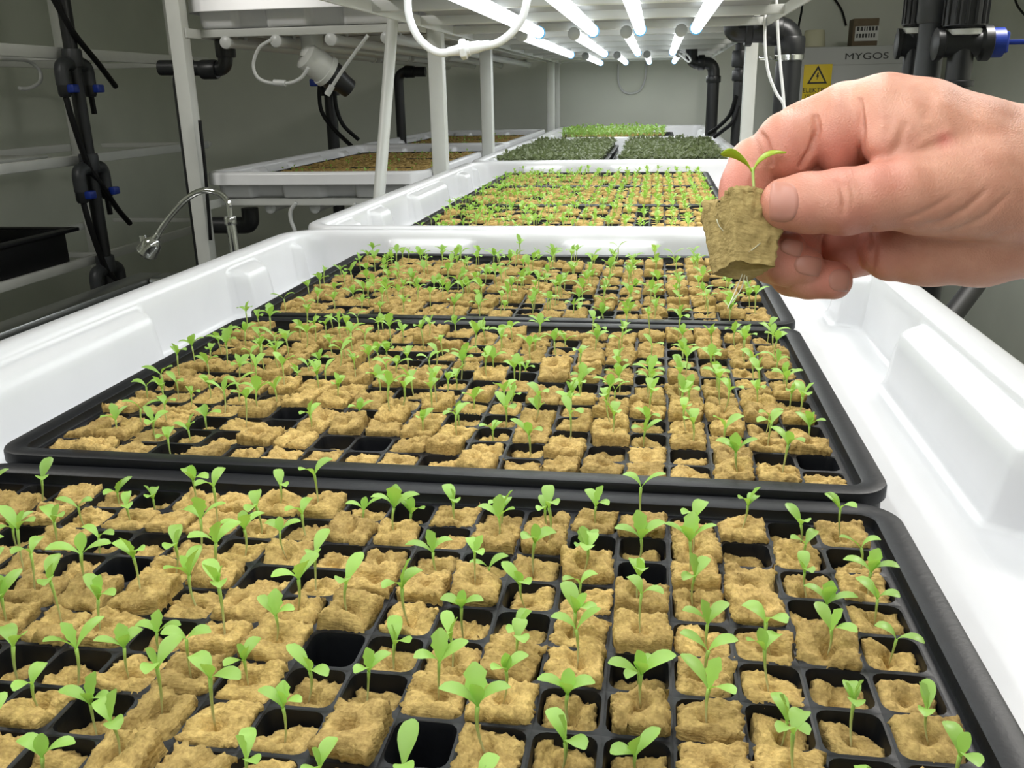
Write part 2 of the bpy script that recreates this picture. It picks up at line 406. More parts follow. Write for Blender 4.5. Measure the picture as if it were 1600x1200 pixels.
# ------------------------------------------------------------------ seedling trays
PITCH_C = .0282; NC, NR = 20, 13
TRW, TRL, TRH = .600, .400, .0445
def tray_mesh():
    mb = MB(); zt = -.007                   # web level below the rim
    gx, gy = NC*PITCH_C, NR*PITCH_C; op = .0125; rr = .005
    ring = []
    for k, (sx, sy, a0) in enumerate(((1, 1, 0), (-1, 1, 90), (-1, -1, 180), (1, -1, 270))):
        for j in range(4):
            a = math.radians(a0+30*j); ring.append((sx*(op-rr)+rr*math.cos(a), sy*(op-rr)+rr*math.sin(a)))
    n = len(ring); h = PITCH_C/2
    sq = []
    for x, y in ring:
        s = h/max(abs(x), abs(y)); sq.append((x*s, y*s))
    # make sure square corners are hit
    for q in range(4):
        sx, sy = ((1, 1), (-1, 1), (-1, -1), (1, -1))[q]
        sq[q*4+1] = (sx*h, sy*h); sq[q*4+2] = (sx*h, sy*h)
    for r in range(NR):
        for c in range(NC):
            cx = -gx/2+(c+.5)*PITCH_C; cy = -gy/2+(r+.5)*PITCH_C
            vs = [(cx+x, cy+y, zt) for x, y in sq]+[(cx+x*1.03, cy+y*1.03, zt+.0004) for x, y in ring]+[(cx+x*.97, cy+y*.97, zt-.0025) for x, y in ring]+[(cx+x*.90, cy+y*.90, -TRH+.003) for x, y in ring]
            fs = []
            for k in range(n):
                k2 = (k+1) % n
                for a in range(3): fs.append((a*n+k, a*n+k2, (a+1)*n+k2, (a+1)*n+k))
            fs.append(tuple(3*n+k for k in range(n)))
            mb.add(vs, fs)
    grid = mb.mesh('cell_grid', 'black_tray', 35)
    # rim: rounded rectangle profile around the grid
    mb = MB(); hw, hl, rc = TRW/2, TRL/2, .022
    ix, iy = gx/2, gy/2
    loop = []
    def arc(cx, cy, a0):
        for k in range(9):
            a = a0+math.pi/2*k/8; loop.append((cx, cy, math.cos(a), math.sin(a)))
    arc(hw-rc, hl-rc, 0); arc(-hw+rc, hl-rc, math.pi/2); arc(-hw+rc, -hl+rc, math.pi); arc(hw-rc, -hl+rc, 1.5*math.pi)
    prof = [(.001, -TRH+.014), (.0015, -TRH+.012), (.003, -TRH+.012), (.003, -TRH+.02), (.0005, -TRH+.021), (0, -.013), (-.001, -.0095), (.0028, -.0085), (.0028, -.0022), (.002, -.0004), (.0006, .0), (-.0112, -.0004), (-.0124, -.0012), (-.0128, -.0064), (-.0135, -.0075)]
    vs = []; N = len(loop); m = len(prof)
    for cx, cy, ca, sa in loop:
        for off, z in prof: vs.append((cx+(rc+off)*ca, cy+(rc+off)*sa, z))
    fs = []
    for i in range(N):
        j = (i+1) % N
        for k in range(m-1): fs.append((i*m+k, j*m+k, j*m+k+1, i*m+k+1))
    # flat apron from rim to the grid
    b = len(vs)
    for cx, cy, ca, sa in loop:
        x, y = cx+(rc-.0135)*ca, cy+(rc-.0135)*sa
        vs.append((max(-ix, min(ix, x)), max(-iy, min(iy, y)), zt_apron))
    for i in range(N):
        j = (i+1) % N; fs.append((i*m+m-1, j*m+m-1, b+j, b+i))
    mb.add(vs, fs)
    rim = mb.mesh('rim', 'black_tray', 40)
    return grid, rim
zt_apron = -.0072
GRIDME, RIMME = tray_mesh()
def tray(label, x, y, z, rz=0, group=None):
    t = thing('seedling_tray', label, 'tray', (x, y, z), group); t.rotation_euler.z = rz
    link('cell_grid', GRIDME, t); link('rim', RIMME, t)
    return t
TRX = -.1545; TRZ = 1.10
TRAYS = [(TRX-.001, .310, .002), (TRX, .7175, -.001), (TRX+.0018, 1.126, .0)]
tl = ['black plug tray cut off at its end, furthest from tub end wall', 'black plug tray between the two other trays of its tub', 'black plug tray against the tub end wall, below the held plug']
TRDZ = (-.0045, 0, .001)
for (x, y, rz), l, dz in zip(TRAYS, tl, TRDZ): tray(l, x, y, TRZ+dz, rz)

# ------------------------------------------------------------------ rockwool plugs and seedlings
def rock_mesh(seed, n=18, m=8, size=.0244, hgt=.034, hole=True, rag=1.0):
    """irregular fibrous cube: top grid n x n, sides m rings; z=0 at the top centre level"""
    rg = random.Random(seed); off = Vector((rg.uniform(-50, 50), rg.uniform(-50, 50), rg.uniform(-50, 50)))
    hx, hy = rg.uniform(-.003, .003), rg.uniform(-.003, .003); hr = rg.uniform(.0024, .0042); hd = rg.uniform(.006, .012) if hole else 0
    tx, ty = rg.uniform(-.12, .12), rg.uniform(-.16, .10); amp = rg.uniform(.9, 1.6)
    split = rg.random() < .4; sa = rg.uniform(-.5, .5); cornr = rg.randrange(4); cornlift = rg.choice((0, 0, -.005, .004, -.007))
    sxx, syy = rg.uniform(.93, 1.05), rg.uniform(.93, 1.05); skew = rg.uniform(-.1, .1)
    vs = []; idx = {}
    h = size/2
    def top(u, v):
        x, y = u*h*sxx, v*h*syy; x += skew*y
        p = Vector((x, y, 0))
        z = noise.noise(p*150+off)*.0022*amp+noise.noise(p*420+off)*.0011*amp+noise.noise(p*1100+off)*.0006*rag
        z += x*tx+y*ty
        d = math.hypot(x-hx, y-hy)
        z -= hd*math.exp(-(d/hr)**2)
        if split:
            q = (y-hy)+sa*(x-hx); z -= .0035*math.exp(-(q/.0022)**2)*(1-.3*abs(u))
        e = max(abs(u), abs(v))
        if e > .8: z -= (e-.8)/.2*.0016
        c = ((1, 1), (-1, 1), (-1, -1), (1, -1))[cornr]
        k = max(0, 1-math.hypot(u-c[0], v-c[1])/1.1); z += cornlift*k
        return x, y, z
    for j in range(n+1):
        for i in range(n+1):
            u, v = -1+2*i/n, -1+2*j/n
            x, y, z = top(u, v)
            jit = .0007*rag
            x += noise.noise(Vector((u*9, v*9, 1))+off)*jit*1.6+rg.uniform(-jit, jit)*.5
            y += noise.noise(Vector((u*9, v*9, 7))+off)*jit*1.6+rg.uniform(-jit, jit)*.5
            # shaggy edge
            if i in (0, n): x += (1 if i else -1)*(noise.noise(Vector((v*7, 3, 0))+off)*.0016+rg.uniform(-.0004, .0007))*rag; z += rg.uniform(-.0012, .0008)*rag
            if j in (0, n): y += (1 if j else -1)*(noise.noise(Vector((u*7, 9, 0))+off)*.0016+rg.uniform(-.0004, .0007))*rag; z += rg.uniform(-.0012, .0008)*rag
            idx[(i, j)] = len(vs); vs.append((x, y, z))
    fs = [(idx[(i, j)], idx[(i+1, j)], idx[(i+1, j+1)], idx[(i, j+1)]) for j in range(n) for i in range(n)]
    border = [(i, 0) for i in range(n)]+[(n, j) for j in range(n)]+[(i, n) for i in range(n, 0, -1)]+[(0, j) for j in range(n, 0, -1)]
    prev = [idx[b] for b in border]; nb = len(border)
    for k in range(1, m+1):
        t = k/m; cur = []
        for bi, (i, j) in enumerate(border):
            x0, y0, z0 = vs[idx[(i, j)]]
            u_, v_ = -1+2*i/n, -1+2*j/n; kk = min(1, t*2.2)
            x0 = x0*(1-kk)+(u_*h*sxx+skew*v_*h*syy)*kk; y0 = y0*(1-kk)+v_*h*syy*kk
            s = 1-.10*t+.02*math.sin(t*math.pi)
            p = Vector((x0, y0, t*.03)); p.z = t*hgt; nn = noise.noise(Vector((p.x*330, p.y*330, p.z*520))+off)*.0011*rag+noise.noise(Vector((p.x*110, p.y*110, p.z*170))+off)*.0013*rag+rg.uniform(-.0003, .0003)*rag
            l = math.hypot(x0, y0); cur.append(len(vs))
            vs.append((x0*s+x0/l*nn, y0*s+y0/l*nn, z0*(1-t)-hgt*(t if k > 1 else t*.6)))
        for a in range(nb):
            b = (a+1) % nb; fs.append((prev[b], prev[a], cur[a], cur[b]))
        prev = cur
    fs.append(tuple(prev))
    return vs, fs, (hx, hy, -hd*.75)

def stem_geo(seed, h):
    rg = random.Random(seed); a = rg.uniform(0, 6.28); b = rg.uniform(.04, .16)*h; mb = MB()
    pts = []; rs = []
    for k in range(6):
        t = k/5; pts.append((math.cos(a)*b*math.sin(t*2.2), math.sin(a)*b*math.sin(t*2.2), h*t)); rs.append(.00042+.00045*t**2)
    mb.tube(pts, rs, 6); return mb, Vector(pts[-1])
def leaf_geo(L, W, curl, up, nseg=8, fold=.14, tip=1.0, lobed=False):
    """blade along +x from the origin, first rising at angle up, bending down by curl"""
    mb = MB(); vs = []; fs = []
    x = z = 0; ang = up; ds = L/nseg
    for k in range(nseg+1):
        t = k/nseg
        if t < .62:
            q = min(1, t/.62); wv = W*(.13+.87*(q*q*(3-2*q)))
        else: wv = W*math.sqrt(max(.02, 1-((t-.62)/.385)**2))
        if lobed and 0 < k < nseg: wv *= 1.0+.13*(-1)**k
        nx, nz = -math.sin(ang), math.cos(ang)
        f = fold*wv
        vs += [(x+nx*f, -wv/2, z+nz*f), (x, 0, z), (x+nx*f, wv/2, z+nz*f)]
        x += math.cos(ang)*ds; z += math.sin(ang)*ds; ang -= curl/nseg
    for k in range(nseg):
        b = k*3; fs += [(b, b+3, b+4, b+1), (b+1, b+4, b+5, b+2)]
    mb.add(vs, fs); return mb
ROCK = []
for k in range(18):
    vs, fs, hole = rock_mesh(100+k)
    mb = MB(); mb.add(vs, fs); ROCK.append((mb.mesh('rockwool_cube', 'rockwool', True), hole, vs, fs))
ROCKLO = [rock_mesh(300+k, n=6, m=3, rag=.9) for k in range(10)]
STEMS = []
for k in range(8):
    h = [.014, .017, .019, .022, .025, .018, .021, .016][k]
    mb, tip = stem_geo(k, h); STEMS.append((mb.mesh('stem', 'stem', True), tip, mb.v, mb.f))
LEAFG = [leaf_geo(.0150, .0066, 1.55, 1.15), leaf_geo(.0162, .0072, 1.25, 1.05), leaf_geo(.0135, .0076, 1.7, 1.2), leaf_geo(.0165, .0068, .9, 1.0),
         leaf_geo(.0130, .0066, .45, 1.38, lobed=True), leaf_geo(.0155, .0078, .55, 1.33, lobed=True), leaf_geo(.0105, .0056, .4, 1.40)]
LEAFME = [g.mesh('leaf', 'leaf', True) for g in LEAFG]

def seedling_spec(rg, big=1.0):
    s = rg.randrange(8); az = rg.uniform(0, 6.28)
    lv = [(rg.randrange(4), az, rg.uniform(-.15, .15)), (rg.randrange(4), az+math.pi+rg.uniform(-.5, .5), rg.uniform(-.15, .15))]
    q = rg.random()
    if q < .75: lv.append((4+rg.randrange(3), az+math.pi/2+rg.uniform(-.6, .6), rg.uniform(-.25, .1)))
    if q < .22: lv.append((rg.choice((4, 6)), az-math.pi/2+rg.uniform(-.5, .5), rg.uniform(-.2, .2)))
    return s, lv, rg.uniform(.85, 1.15)*big
def plug_spec(rg, p_seed, sunk=.28):
    up = rg.uniform(-.001, .0085) if rg.random() > sunk else rg.uniform(-.009, -.001)
    sc = rg.uniform(.96, 1.08) if up > 0 else rg.uniform(.92, .97)
    return dict(v=rg.randrange(18), rot=rg.randrange(4)*math.pi/2+rg.uniform(-.12, .12), tilt=(rg.uniform(-.14, .14), rg.uniform(-.14, .14)), up=up, sc=sc,
                dx=rg.uniform(-.0012, .0012), dy=rg.uniform(-.0012, .0012), seed=seedling_spec(rg) if rg.random() < p_seed else None,
                seed2=None)
def cell_pos(ti, c, r):
    x, y, rz = TRAYS[ti]
    lx = -NC*PITCH_C/2+(c+.5)*PITCH_C; ly = -NR*PITCH_C/2+(r+.5)*PITCH_C
    return Vector((x+lx*math.cos(rz)-ly*math.sin(rz), y+lx*math.sin(rz)+ly*math.cos(rz), TRZ-.007+TRDZ[ti]))
NUMW = {2: 'two-leaf', 3: 'three-leaf', 4: 'four-leaf'}
def make_plug(pos, sp, label, group):
    t = thing('seedling_plug', label, 'seedling plug', pos+Vector((sp['dx'], sp['dy'], 0)), group)
    me, hole, _, _ = ROCK[sp['v']]
    c = link('rockwool_cube', me, t); c.location = (0, 0, sp['up']); c.rotation_euler = (sp['tilt'][0], sp['tilt'][1], sp['rot']); c.scale = (sp['sc'], sp['sc'], 1)
    if sp['seed']:
        M = Matrix.Translation((0, 0, sp['up'])) @ Euler(c.rotation_euler).to_matrix().to_4x4()
        foot = M @ Vector(hole)
        s, lv, k = sp['seed']; sm, tip, _, _ = STEMS[s]
        st = link('stem', sm, t); st.location = foot; st.scale = (k, k, k); st.rotation_euler = (sp['tilt'][0]*.8, sp['tilt'][1]*.8, sp['rot'])
        for li, az, pt in lv:
            lf = link('leaf', LEAFME[li], st); lf.location = tip-Vector((0, 0, .0006)); lf.rotation_euler = (0, pt, az)
    return t
STUFF_ROCK = MB(); STUFF_ROCK.mi = 0
def stuff_plug(acc, pos, sp, lo=True, leafmat=True, seed_scale=1.0):
    src = ROCKLO[sp['v'] % 10] if lo else (ROCK[sp['v']][2], ROCK[sp['v']][3], ROCK[sp['v']][1])
    vs, fs, hole = src
    Rm = Euler((sp['tilt'][0], sp['tilt'][1], sp['rot'])).to_matrix()
    base = pos+Vector((sp['dx'], sp['dy'], sp['up'])); sc = sp['sc']
    acc.mi = 0; acc.add([base+Rm@Vector((v[0]*sc, v[1]*sc, v[2])) for v in vs], fs)
    if sp['seed']: stuff_seed(acc, base+Rm@Vector(hole), sp, seed_scale)
def stuff_seed(acc, foot, sp, seed_scale=1.0):
    s, lv, k = sp['seed']; k *= seed_scale; _, tip, sv, sf = STEMS[s]
    Rm = Euler((sp['tilt'][0]*.8, sp['tilt'][1]*.8, sp['rot'])).to_matrix()
    acc.mi = 1; acc.add([foot+Rm@(Vector(v)*k) for v in sv], sf)
    acc.mi = 2
    for li, az, pt in lv:
        Rl = Euler((0, pt, az)).to_matrix(); g = LEAFG[li]
        acc.add([foot+Rm@((tip+Rl@Vector(v))*k) for v in g.v], g.f)

cells = []
for ti in range(3):
    for r in range(NR):
        for c in range(NC):
            P = cell_pos(ti, c, r); q = pix(P)
            if -60 < q[0] < 1660 and q[1] < 1270: cells.append((ti, r, c, P, (P-CAM).length))
cells.sort(key=lambda e: e[4])
accA = MB(); made = 0
EMPTY = {(1, 1, 19), (0, 12, 10)}
ORD = 'zeroth first second third fourth fifth sixth seventh eighth ninth tenth eleventh twelfth thirteenth fourteenth fifteenth sixteenth seventeenth eighteenth nineteenth twentieth'.split()
for ti, r, c, P, d in cells:
    rg = random.Random(ti*1000+r*37+c*7919)
    if (ti, r, c) in {(1, 1, 19)} or (ti == 2 and rg.random() < .06) or (ti < 2 and rg.random() < .02): continue
    pr = .84 if ti == 0 else ((.25, .35, .6)[r] if (ti == 1 and r < 3) else .80)
    sp = plug_spec(rg, pr, .30 if ti == 0 else .22)
    if made < 300 and ti < 2:
        made += 1
        if ti == 0: where = 'cut-off tray, %s row from seam, %s cell from bare strip' % (ORD[NR-r], ORD[NC-c])
        else: where = 'middle tray, %s row from seam, %s cell from bare strip' % (ORD[r+1], ORD[NC-c])
        if sp['seed']: lab = 'rockwool plug with %s seedling, ' % NUMW[len(sp['seed'][1])]+where
        else: lab = 'rockwool plug without seedling, '+where
        make_plug(P, sp, lab, 'rockwool plugs in the cut-off tray' if ti == 0 else 'rockwool plugs in the middle tray')
    else:
        stuff_plug(accA, P, sp, lo=(ti == 2 and r > 6))
o = accA.build('seedling_plugs', ['rockwool', 'stem', 'leaf'], smooth=True)
o['kind'] = 'stuff'; tag(o, 'further rows of rockwool plugs with seedlings towards the tub end wall', 'seedling plugs')

def far_field(name, label, cat, x0, x1, y0, y1, z, mats, density, p_seed, sscale, pitch=PITCH_C, lo=True, jit=.0, fill=False):
    acc = MB(); rg = random.Random(hash(name) % 1000 if False else len(label))
    nx = int((x1-x0)/pitch); ny = int((y1-y0)/pitch)
    for j in range(ny):
        for i in range(nx):
            if rg.random() > density: continue
            P = Vector((x0+(i+.5)*pitch+rg.uniform(-jit, jit), y0+(j+.5)*pitch+rg.uniform(-jit, jit), z))
            sp = plug_spec(rg, p_seed)
            if fill: sp['sc'] = 1.13; sp['up'] = rg.uniform(.004, .008)
            stuff_plug(acc, P, sp, True, seed_scale=sscale)
    o = acc.build(name, mats, smooth=True); o['kind'] = 'stuff'
    return tag(o, label, cat)
# second tub: three trays of light green seedlings
for k in range(3):
    y = TUBYC[1]-.408+.408*k+.02
    tray(['black plug tray of light green seedlings next to the first tub', 'black plug tray of light green seedlings, middle of second tub', 'black plug tray of light green seedlings next to dark microgreens'][k], TRX+.005, y, TRZ)
far_field('green_seedlings', 'dense light green seedlings on tan rockwool in the second tub', 'seedlings', TRX-.277, TRX+.29, TUBYC[1]-.408+.02-.183, TUBYC[1]+.408+.02+.183, TRZ-.007, ['rockwool', 'stem', 'leaf'], .94, .92, .92)
# third tub: dark microgreens in two blocks with a grey strip between
for k in range(2):
    x = TCX+(-.205, .205)[k]
    for q in range(2):
        tr = tray('black tray of dark microgreens, %s, %s' % (('unlit rack side', 'drain pipe side')[k], ('toward light green seedlings', 'toward the back wall')[q]), x, TUBYC[2]-.31+.62*q, TRZ); tr.rotation_euler.z = math.pi/2
        tr.scale = (1.0, .93, 1)
def dense(name, label, x0, x1, y0, y1, z, leafm, n, seedsc, seed):
    acc = MB(); rg = random.Random(seed)
    for _ in range(n):
        sp = plug_spec(rg, 1.0); P = Vector((rg.uniform(x0, x1), rg.uniform(y0, y1), z))
        stuff_seed(acc, P, sp, seedsc)
    o = acc.build(name, [leafm, leafm, leafm], smooth=True); o['kind'] = 'stuff'; return tag(o, label, 'microgreens')
dense('microgreens', 'dense dark green microgreens beside the unlit rack side of the tub', TCX-.375, TCX-.035, TUBYC[2]-.60, TUBYC[2]+.60, TRZ-.012, 'leaf_dark', 2300, 1.35, 3)
dense('microgreens', 'dense dark green microgreens on the drain pipe side of the tub', TCX+.035, TCX+.375, TUBYC[2]-.60, TUBYC[2]+.60, TRZ-.012, 'leaf_dark', 2300, 1.35, 4)
# fourth tub: pale lettuce
for k in range(2):
    tray('black plug tray of pale lettuce, %s' % ('next to the dark microgreens', 'next to the back wall')[k], TCX-.06, TUBYC[3]-.22+.42*k, TRZ)
far_field('lettuce_seedlings', 'pale green lettuce seedlings in the tub by the back wall', 'seedlings', TCX-.34, TCX+.22, TUBYC[3]-.40, TUBYC[3]+.40, TRZ-.007, ['rockwool', 'stem', 'leaf_lettuce'], .95, .95, 1.7)
# unlit rack: tan plugs, hardly any green
for i in range(2):
    for k in range(3):
        y = LTY[i]-.408+.408*k
        tray('black plug tray of tan plugs in unlit rack, %s tub, %s' % (('open-end', 'back-wall')[i], ('first tray', 'middle tray', 'last tray')[k]), LTX+.01, y, TRZ).scale = (.93, 1, 1)
    far_field('bare_plugs', ('tan rockwool plugs with few sprouts in the open-end tub of unlit rack', 'tan rockwool plugs in the unlit rack tub near the back wall')[i], 'plugs',
              LTX+.01-.263, LTX+.01+.266, LTY[i]-.408-.183, LTY[i]+.408+.183, TRZ-.007, ['rockwool', 'stem', 'leaf'], .99, .12, .7, fill=True)

# ------------------------------------------------------------------ the hand (camera-side pixel lattice turned into metres around 0.335 m)
HD = .335
def HP(px, py, wv): return UD(px, py, HD+wv*HD/FPX)
def build_hand():
    st = 3.0
    xs = np.arange(1095, 1850, st, dtype=np.float32); ys = np.arange(80, 500, st, dtype=np.float32); ws = np.arange(-130, 250, st, dtype=np.float32)
    X, Y, W = np.meshgrid(xs, ys, ws, indexing='ij')
    def cone(a, b):
        ax, ay, aw, ar = a; bx, by, bw, br = b
        dx, dy, dw = bx-ax, by-ay, bw-aw; l2 = dx*dx+dy*dy+dw*dw
        t = np.clip(((X-ax)*dx+(Y-ay)*dy+(W-aw)*dw)/l2, 0, 1)
        return np.sqrt((X-ax-t*dx)**2+(Y-ay-t*dy)**2+(W-aw-t*dw)**2)-(ar+(br-ar)*t)
    def ell(c, r):
        q = np.sqrt(((X-c[0])/r[0])**2+((Y-c[1])/r[1])**2+((W-c[2])/r[2])**2)
        return (q-1)*min(r)
    def smin(a, b, k):
        h = np.clip(.5+.5*(b-a)/k, 0, 1); return b*(1-h)+a*h-k*h*(1-h)
    def chain(pts, k=10):
        d = None
        for a, b in zip(pts[:-1], pts[1:]):
            c = cone(a, b); d = c if d is None else smin(d, c, k)
        return d
    # back of the hand, metacarpals, wrist
    body = chain([(1388, 182, 45, 66), (1450, 200, 45, 72), (1535, 228, 45, 72), (1640, 262, 50, 92), (1800, 280, 60, 108)], 30)
    body = smin(body, chain([(1400, 260, 105, 70), (1540, 290, 100, 95), (1640, 300, 80, 105), (1800, 310, 75, 110)], 30), 30)
    body = smin(body, chain([(1392, 390, 78, 50), (1450, 382, 80, 62), (1530, 372, 85, 73), (1640, 338, 80, 92), (1800, 330, 75, 100)], 20), 24)
    body = smin(body, cone((1332, 385, 120, 48), (1400, 360, 120, 60)), 8)
    # thumb and thenar
    thumb = chain([(1229, 319, -22, 42), (1262, 317, -30, 47), (1318, 315, -36, 52), (1372, 308, -36, 52), (1430, 299, -28, 58), (1560, 282, 5, 88), (1700, 290, 40, 105)], 10)
    thumb = smin(thumb, cone((1440, 312, -12, 54), (1600, 302, 12, 80)), 25)
    # dorsal web and tendon ridge between the thumb and the index knuckle
    web = smin(cone((1393, 222, 4, 47), (1470, 205, 20, 52)), cone((1445, 225, 2, 36), (1540, 215, 10, 48)), 20)
    body = smin(body, web, 26)
    hand = smin(body, thumb, 16)
    # index finger
    index = cone((1388, 185, 50, 60), (1305, 205, 62, 55))
    index = smin(index, ell((1309, 208, 52), (40, 72, 52)), 14)
    seg2 = smin(cone((1266, 208, 62, 51), (1194, 254, 62, 43)), ell((1228, 230, 40), (48, 56, 48)), 14)
    seg3 = smin(cone((1181, 258, 58, 44), (1162, 318, 34, 37)), ell((1160, 300, 40), (37, 50, 38)), 10)
    index = smin(smin(index, seg2, 4), seg3, 6)
    index = smin(index, cone((1252, 206, 68, 45), (1330, 176, 64, 50)), 6)
    hand = smin(hand, cone((1325, 180, 72, 53), (1388, 182, 60, 66)), 18)
    hand = smin(hand, index, 4)
    # middle, ring, little: curled back under the thumb, tips pointing at the palm
    mid = smin(chain([(1400, 262, 130, 55), (1262, 285, 160, 50), (1200, 345, 140, 42), (1196, 372, 80, 34)], 10), chain([(1196, 374, 78, 33), (1215, 385, 36, 30), (1236, 386, 24, 24)], 6), 8)
    ring = smin(chain([(1420, 320, 150, 52), (1270, 350, 180, 46), (1205, 395, 150, 38), (1204, 408, 90, 34)], 10), chain([(1206, 408, 88, 34), (1228, 413, 46, 34), (1258, 414, 36, 30)], 6), 8)
    lit = smin(chain([(1430, 365, 150, 48), (1285, 405, 160, 40), (1236, 428, 120, 34)], 10), chain([(1236, 430, 96, 34), (1262, 434, 60, 33), (1303, 438, 52, 30)], 6), 8)
    for f in (mid, ring, lit): hand = smin(hand, f, 5)
    D = hand
    # naive surface nets
    nx, ny, nz = D.shape
    ins = D < 0
    cnt = np.zeros((nx-1, ny-1, nz-1), np.int8)
    for a in (0, 1):
        for b in (0, 1):
            for c in (0, 1): cnt += ins[a:nx-1+a, b:ny-1+b, c:nz-1+c]
    act = (cnt > 0) & (cnt < 8)
    I = np.argwhere(act); vid = -np.ones(act.shape, np.int64); vid[act] = np.arange(len(I))
    acc = np.zeros((len(I), 3)); num = np.zeros(len(I))
    corners = [(a, b, c) for a in (0, 1) for b in (0, 1) for c in (0, 1)]
    for p in corners:
        for ax in range(3):
            if p[ax]: continue
            q = list(p); q[ax] = 1
            d0 = D[I[:, 0]+p[0], I[:, 1]+p[1], I[:, 2]+p[2]]; d1 = D[I[:, 0]+q[0], I[:, 1]+q[1], I[:, 2]+q[2]]
            cr = (d0 < 0) != (d1 < 0); t = np.where(cr, d0/(d0-d1+1e-12), 0)
            pt = np.array(p, float)[None, :].repeat(len(I), 0); pt[:, ax] += t
            acc[cr] += pt[cr]; num[cr] += 1
    V = I+acc/num[:, None]
    V = np.stack([xs[0]+V[:, 0]*st, ys[0]+V[:, 1]*st, ws[0]+V[:, 2]*st], 1)
    faces = []
    for ax in range(3):
        b, c = [(1, 2), (2, 0), (0, 1)][ax]
        sl0 = [slice(None)]*3; sl1 = [slice(None)]*3; sl0[ax] = slice(0, -1); sl1[ax] = slice(1, None)
        s0 = ins[tuple(sl0)]; s1 = ins[tuple(sl1)]
        E = np.argwhere(s0 != s1)
        ok = (E[:, b] > 0) & (E[:, c] > 0)
        for k in range(3): ok &= E[:, k] < act.shape[k]
        E = E[ok]
        def g(db, dc):
            q = E.copy(); q[:, b] -= db; q[:, c] -= dc; return vid[q[:, 0], q[:, 1], q[:, 2]]
        F = np.stack([g(0, 0), g(1, 0), g(1, 1), g(0, 1)], 1)
        fl = s0[E[:, 0], E[:, 1], E[:, 2]]
        F[~fl] = F[~fl][:, ::-1]
        faces.append(F)
    F = np.concatenate(faces); F = F[(F >= 0).all(1)]
    # relax the lattice a little
    ed = np.concatenate([F[:, [0, 1]], F[:, [1, 2]], F[:, [2, 3]], F[:, [3, 0]]])
    def relax(V, lam):
        s = np.zeros_like(V); n = np.zeros(len(V))
        np.add.at(s, ed[:, 0], V[ed[:, 1]]); np.add.at(n, ed[:, 0], 1); np.add.at(s, ed[:, 1], V[ed[:, 0]]); np.add.at(n, ed[:, 1], 1)
        return V+lam*(s/np.maximum(n, 1)[:, None]-V)
    for _ in range(3): V = relax(V, .5)
    # normals
    def normals(V):
        fn = np.cross(V[F[:, 2]]-V[F[:, 0]], V[F[:, 3]]-V[F[:, 1]]); N = np.zeros_like(V)
        for k in range(4): np.add.at(N, F[:, k], fn)
        return N/np.maximum(np.linalg.norm(N, axis=1), 1e-9)[:, None]
    N = normals(V)
    if (N[:, 2]*(V[:, 2]-V[:, 2].mean())).mean() < 0: F = F[:, ::-1]; N = -N
    # skin folds on the camera side: (polyline, half width, depth)
    folds = [([(1303, 280), (1314, 292), (1319, 312), (1318, 338)], 4.5, 4.0), ([(1325, 284), (1332, 300), (1334, 322)], 4, 1.4), ([(1294, 288), (1302, 306), (1303, 330)], 4, 1.2),
             ([(1405, 345), (1435, 335), (1462, 322), (1490, 304)], 5, 2.2), ([(1428, 356), (1470, 348), (1510, 326), (1545, 292)], 5, 3.4), ([(1455, 366), (1500, 358), (1540, 338), (1580, 300)], 5, 2.8), ([(1480, 380), (1540, 374), (1600, 352)], 5, 1.8),
             ([(1362, 352), (1366, 380), (1362, 415), (1356, 436)], 6, 5), ([(1343, 152), (1346, 200), (1344, 250)], 5, 8),
             ([(1274, 178), (1277, 203), (1268, 236), (1250, 264)], 5, 9), ([(1180, 200), (1196, 218), (1204, 245), (1206, 262)], 4.5, 5), ([(1390, 180), (1388, 215)], 8, 1.6), ([(1416, 190), (1404, 225), (1392, 245)], 7, 2.5), ([(1150, 252), (1165, 250), (1178, 258)], 4, 1.6),
             ([(1442, 128), (1452, 160), (1450, 190)], 14, 3.0), ([(1395, 375), (1440, 400), (1480, 420)], 14, 5)]
    front = np.clip(-N[:, 2]*1.5, 0, 1)
    for pl, hw, dep in folds:
        dist = np.full(len(V), 1e9); par = np.zeros(len(V)); ns = len(pl)-1
        for si, ((ax, ay), (bx, by)) in enumerate(zip(pl[:-1], pl[1:])):
            dx, dy = bx-ax, by-ay; t = np.clip(((V[:, 0]-ax)*dx+(V[:, 1]-ay)*dy)/(dx*dx+dy*dy), 0, 1)
            dq = np.hypot(V[:, 0]-ax-t*dx, V[:, 1]-ay-t*dy); nearer = dq < dist
            par = np.where(nearer, (si+t)/ns, par); dist = np.minimum(dist, dq)
        fade = np.clip(4*par*(1-par), 0, 1)**.5
        V -= N*(front*dep*fade*np.exp(-(dist/hw)**2))[:, None]
    # knuckle tendons / vein ridge
    for pl, hw, dep in [([(1480, 205), (1440, 225), (1405, 240)], 9, 2.5), ([(1590, 200), (1520, 190), (1470, 160)], 12, 2.0), ([(1600, 250), (1540, 240), (1490, 220)], 12, 2.0)]:
        dist = np.full(len(V), 1e9)
        for (ax, ay), (bx, by) in zip(pl[:-1], pl[1:]):
            dx, dy = bx-ax, by-ay; t = np.clip(((V[:, 0]-ax)*dx+(V[:, 1]-ay)*dy)/(dx*dx+dy*dy), 0, 1)
            dist = np.minimum(dist, np.hypot(V[:, 0]-ax-t*dx, V[:, 1]-ay-t*dy))
        V += N*(front*dep*np.exp(-(dist/hw)**2))[:, None]
    # redness of finger pads and palm (blood colour of the skin itself)
    red = np.zeros(len(V))
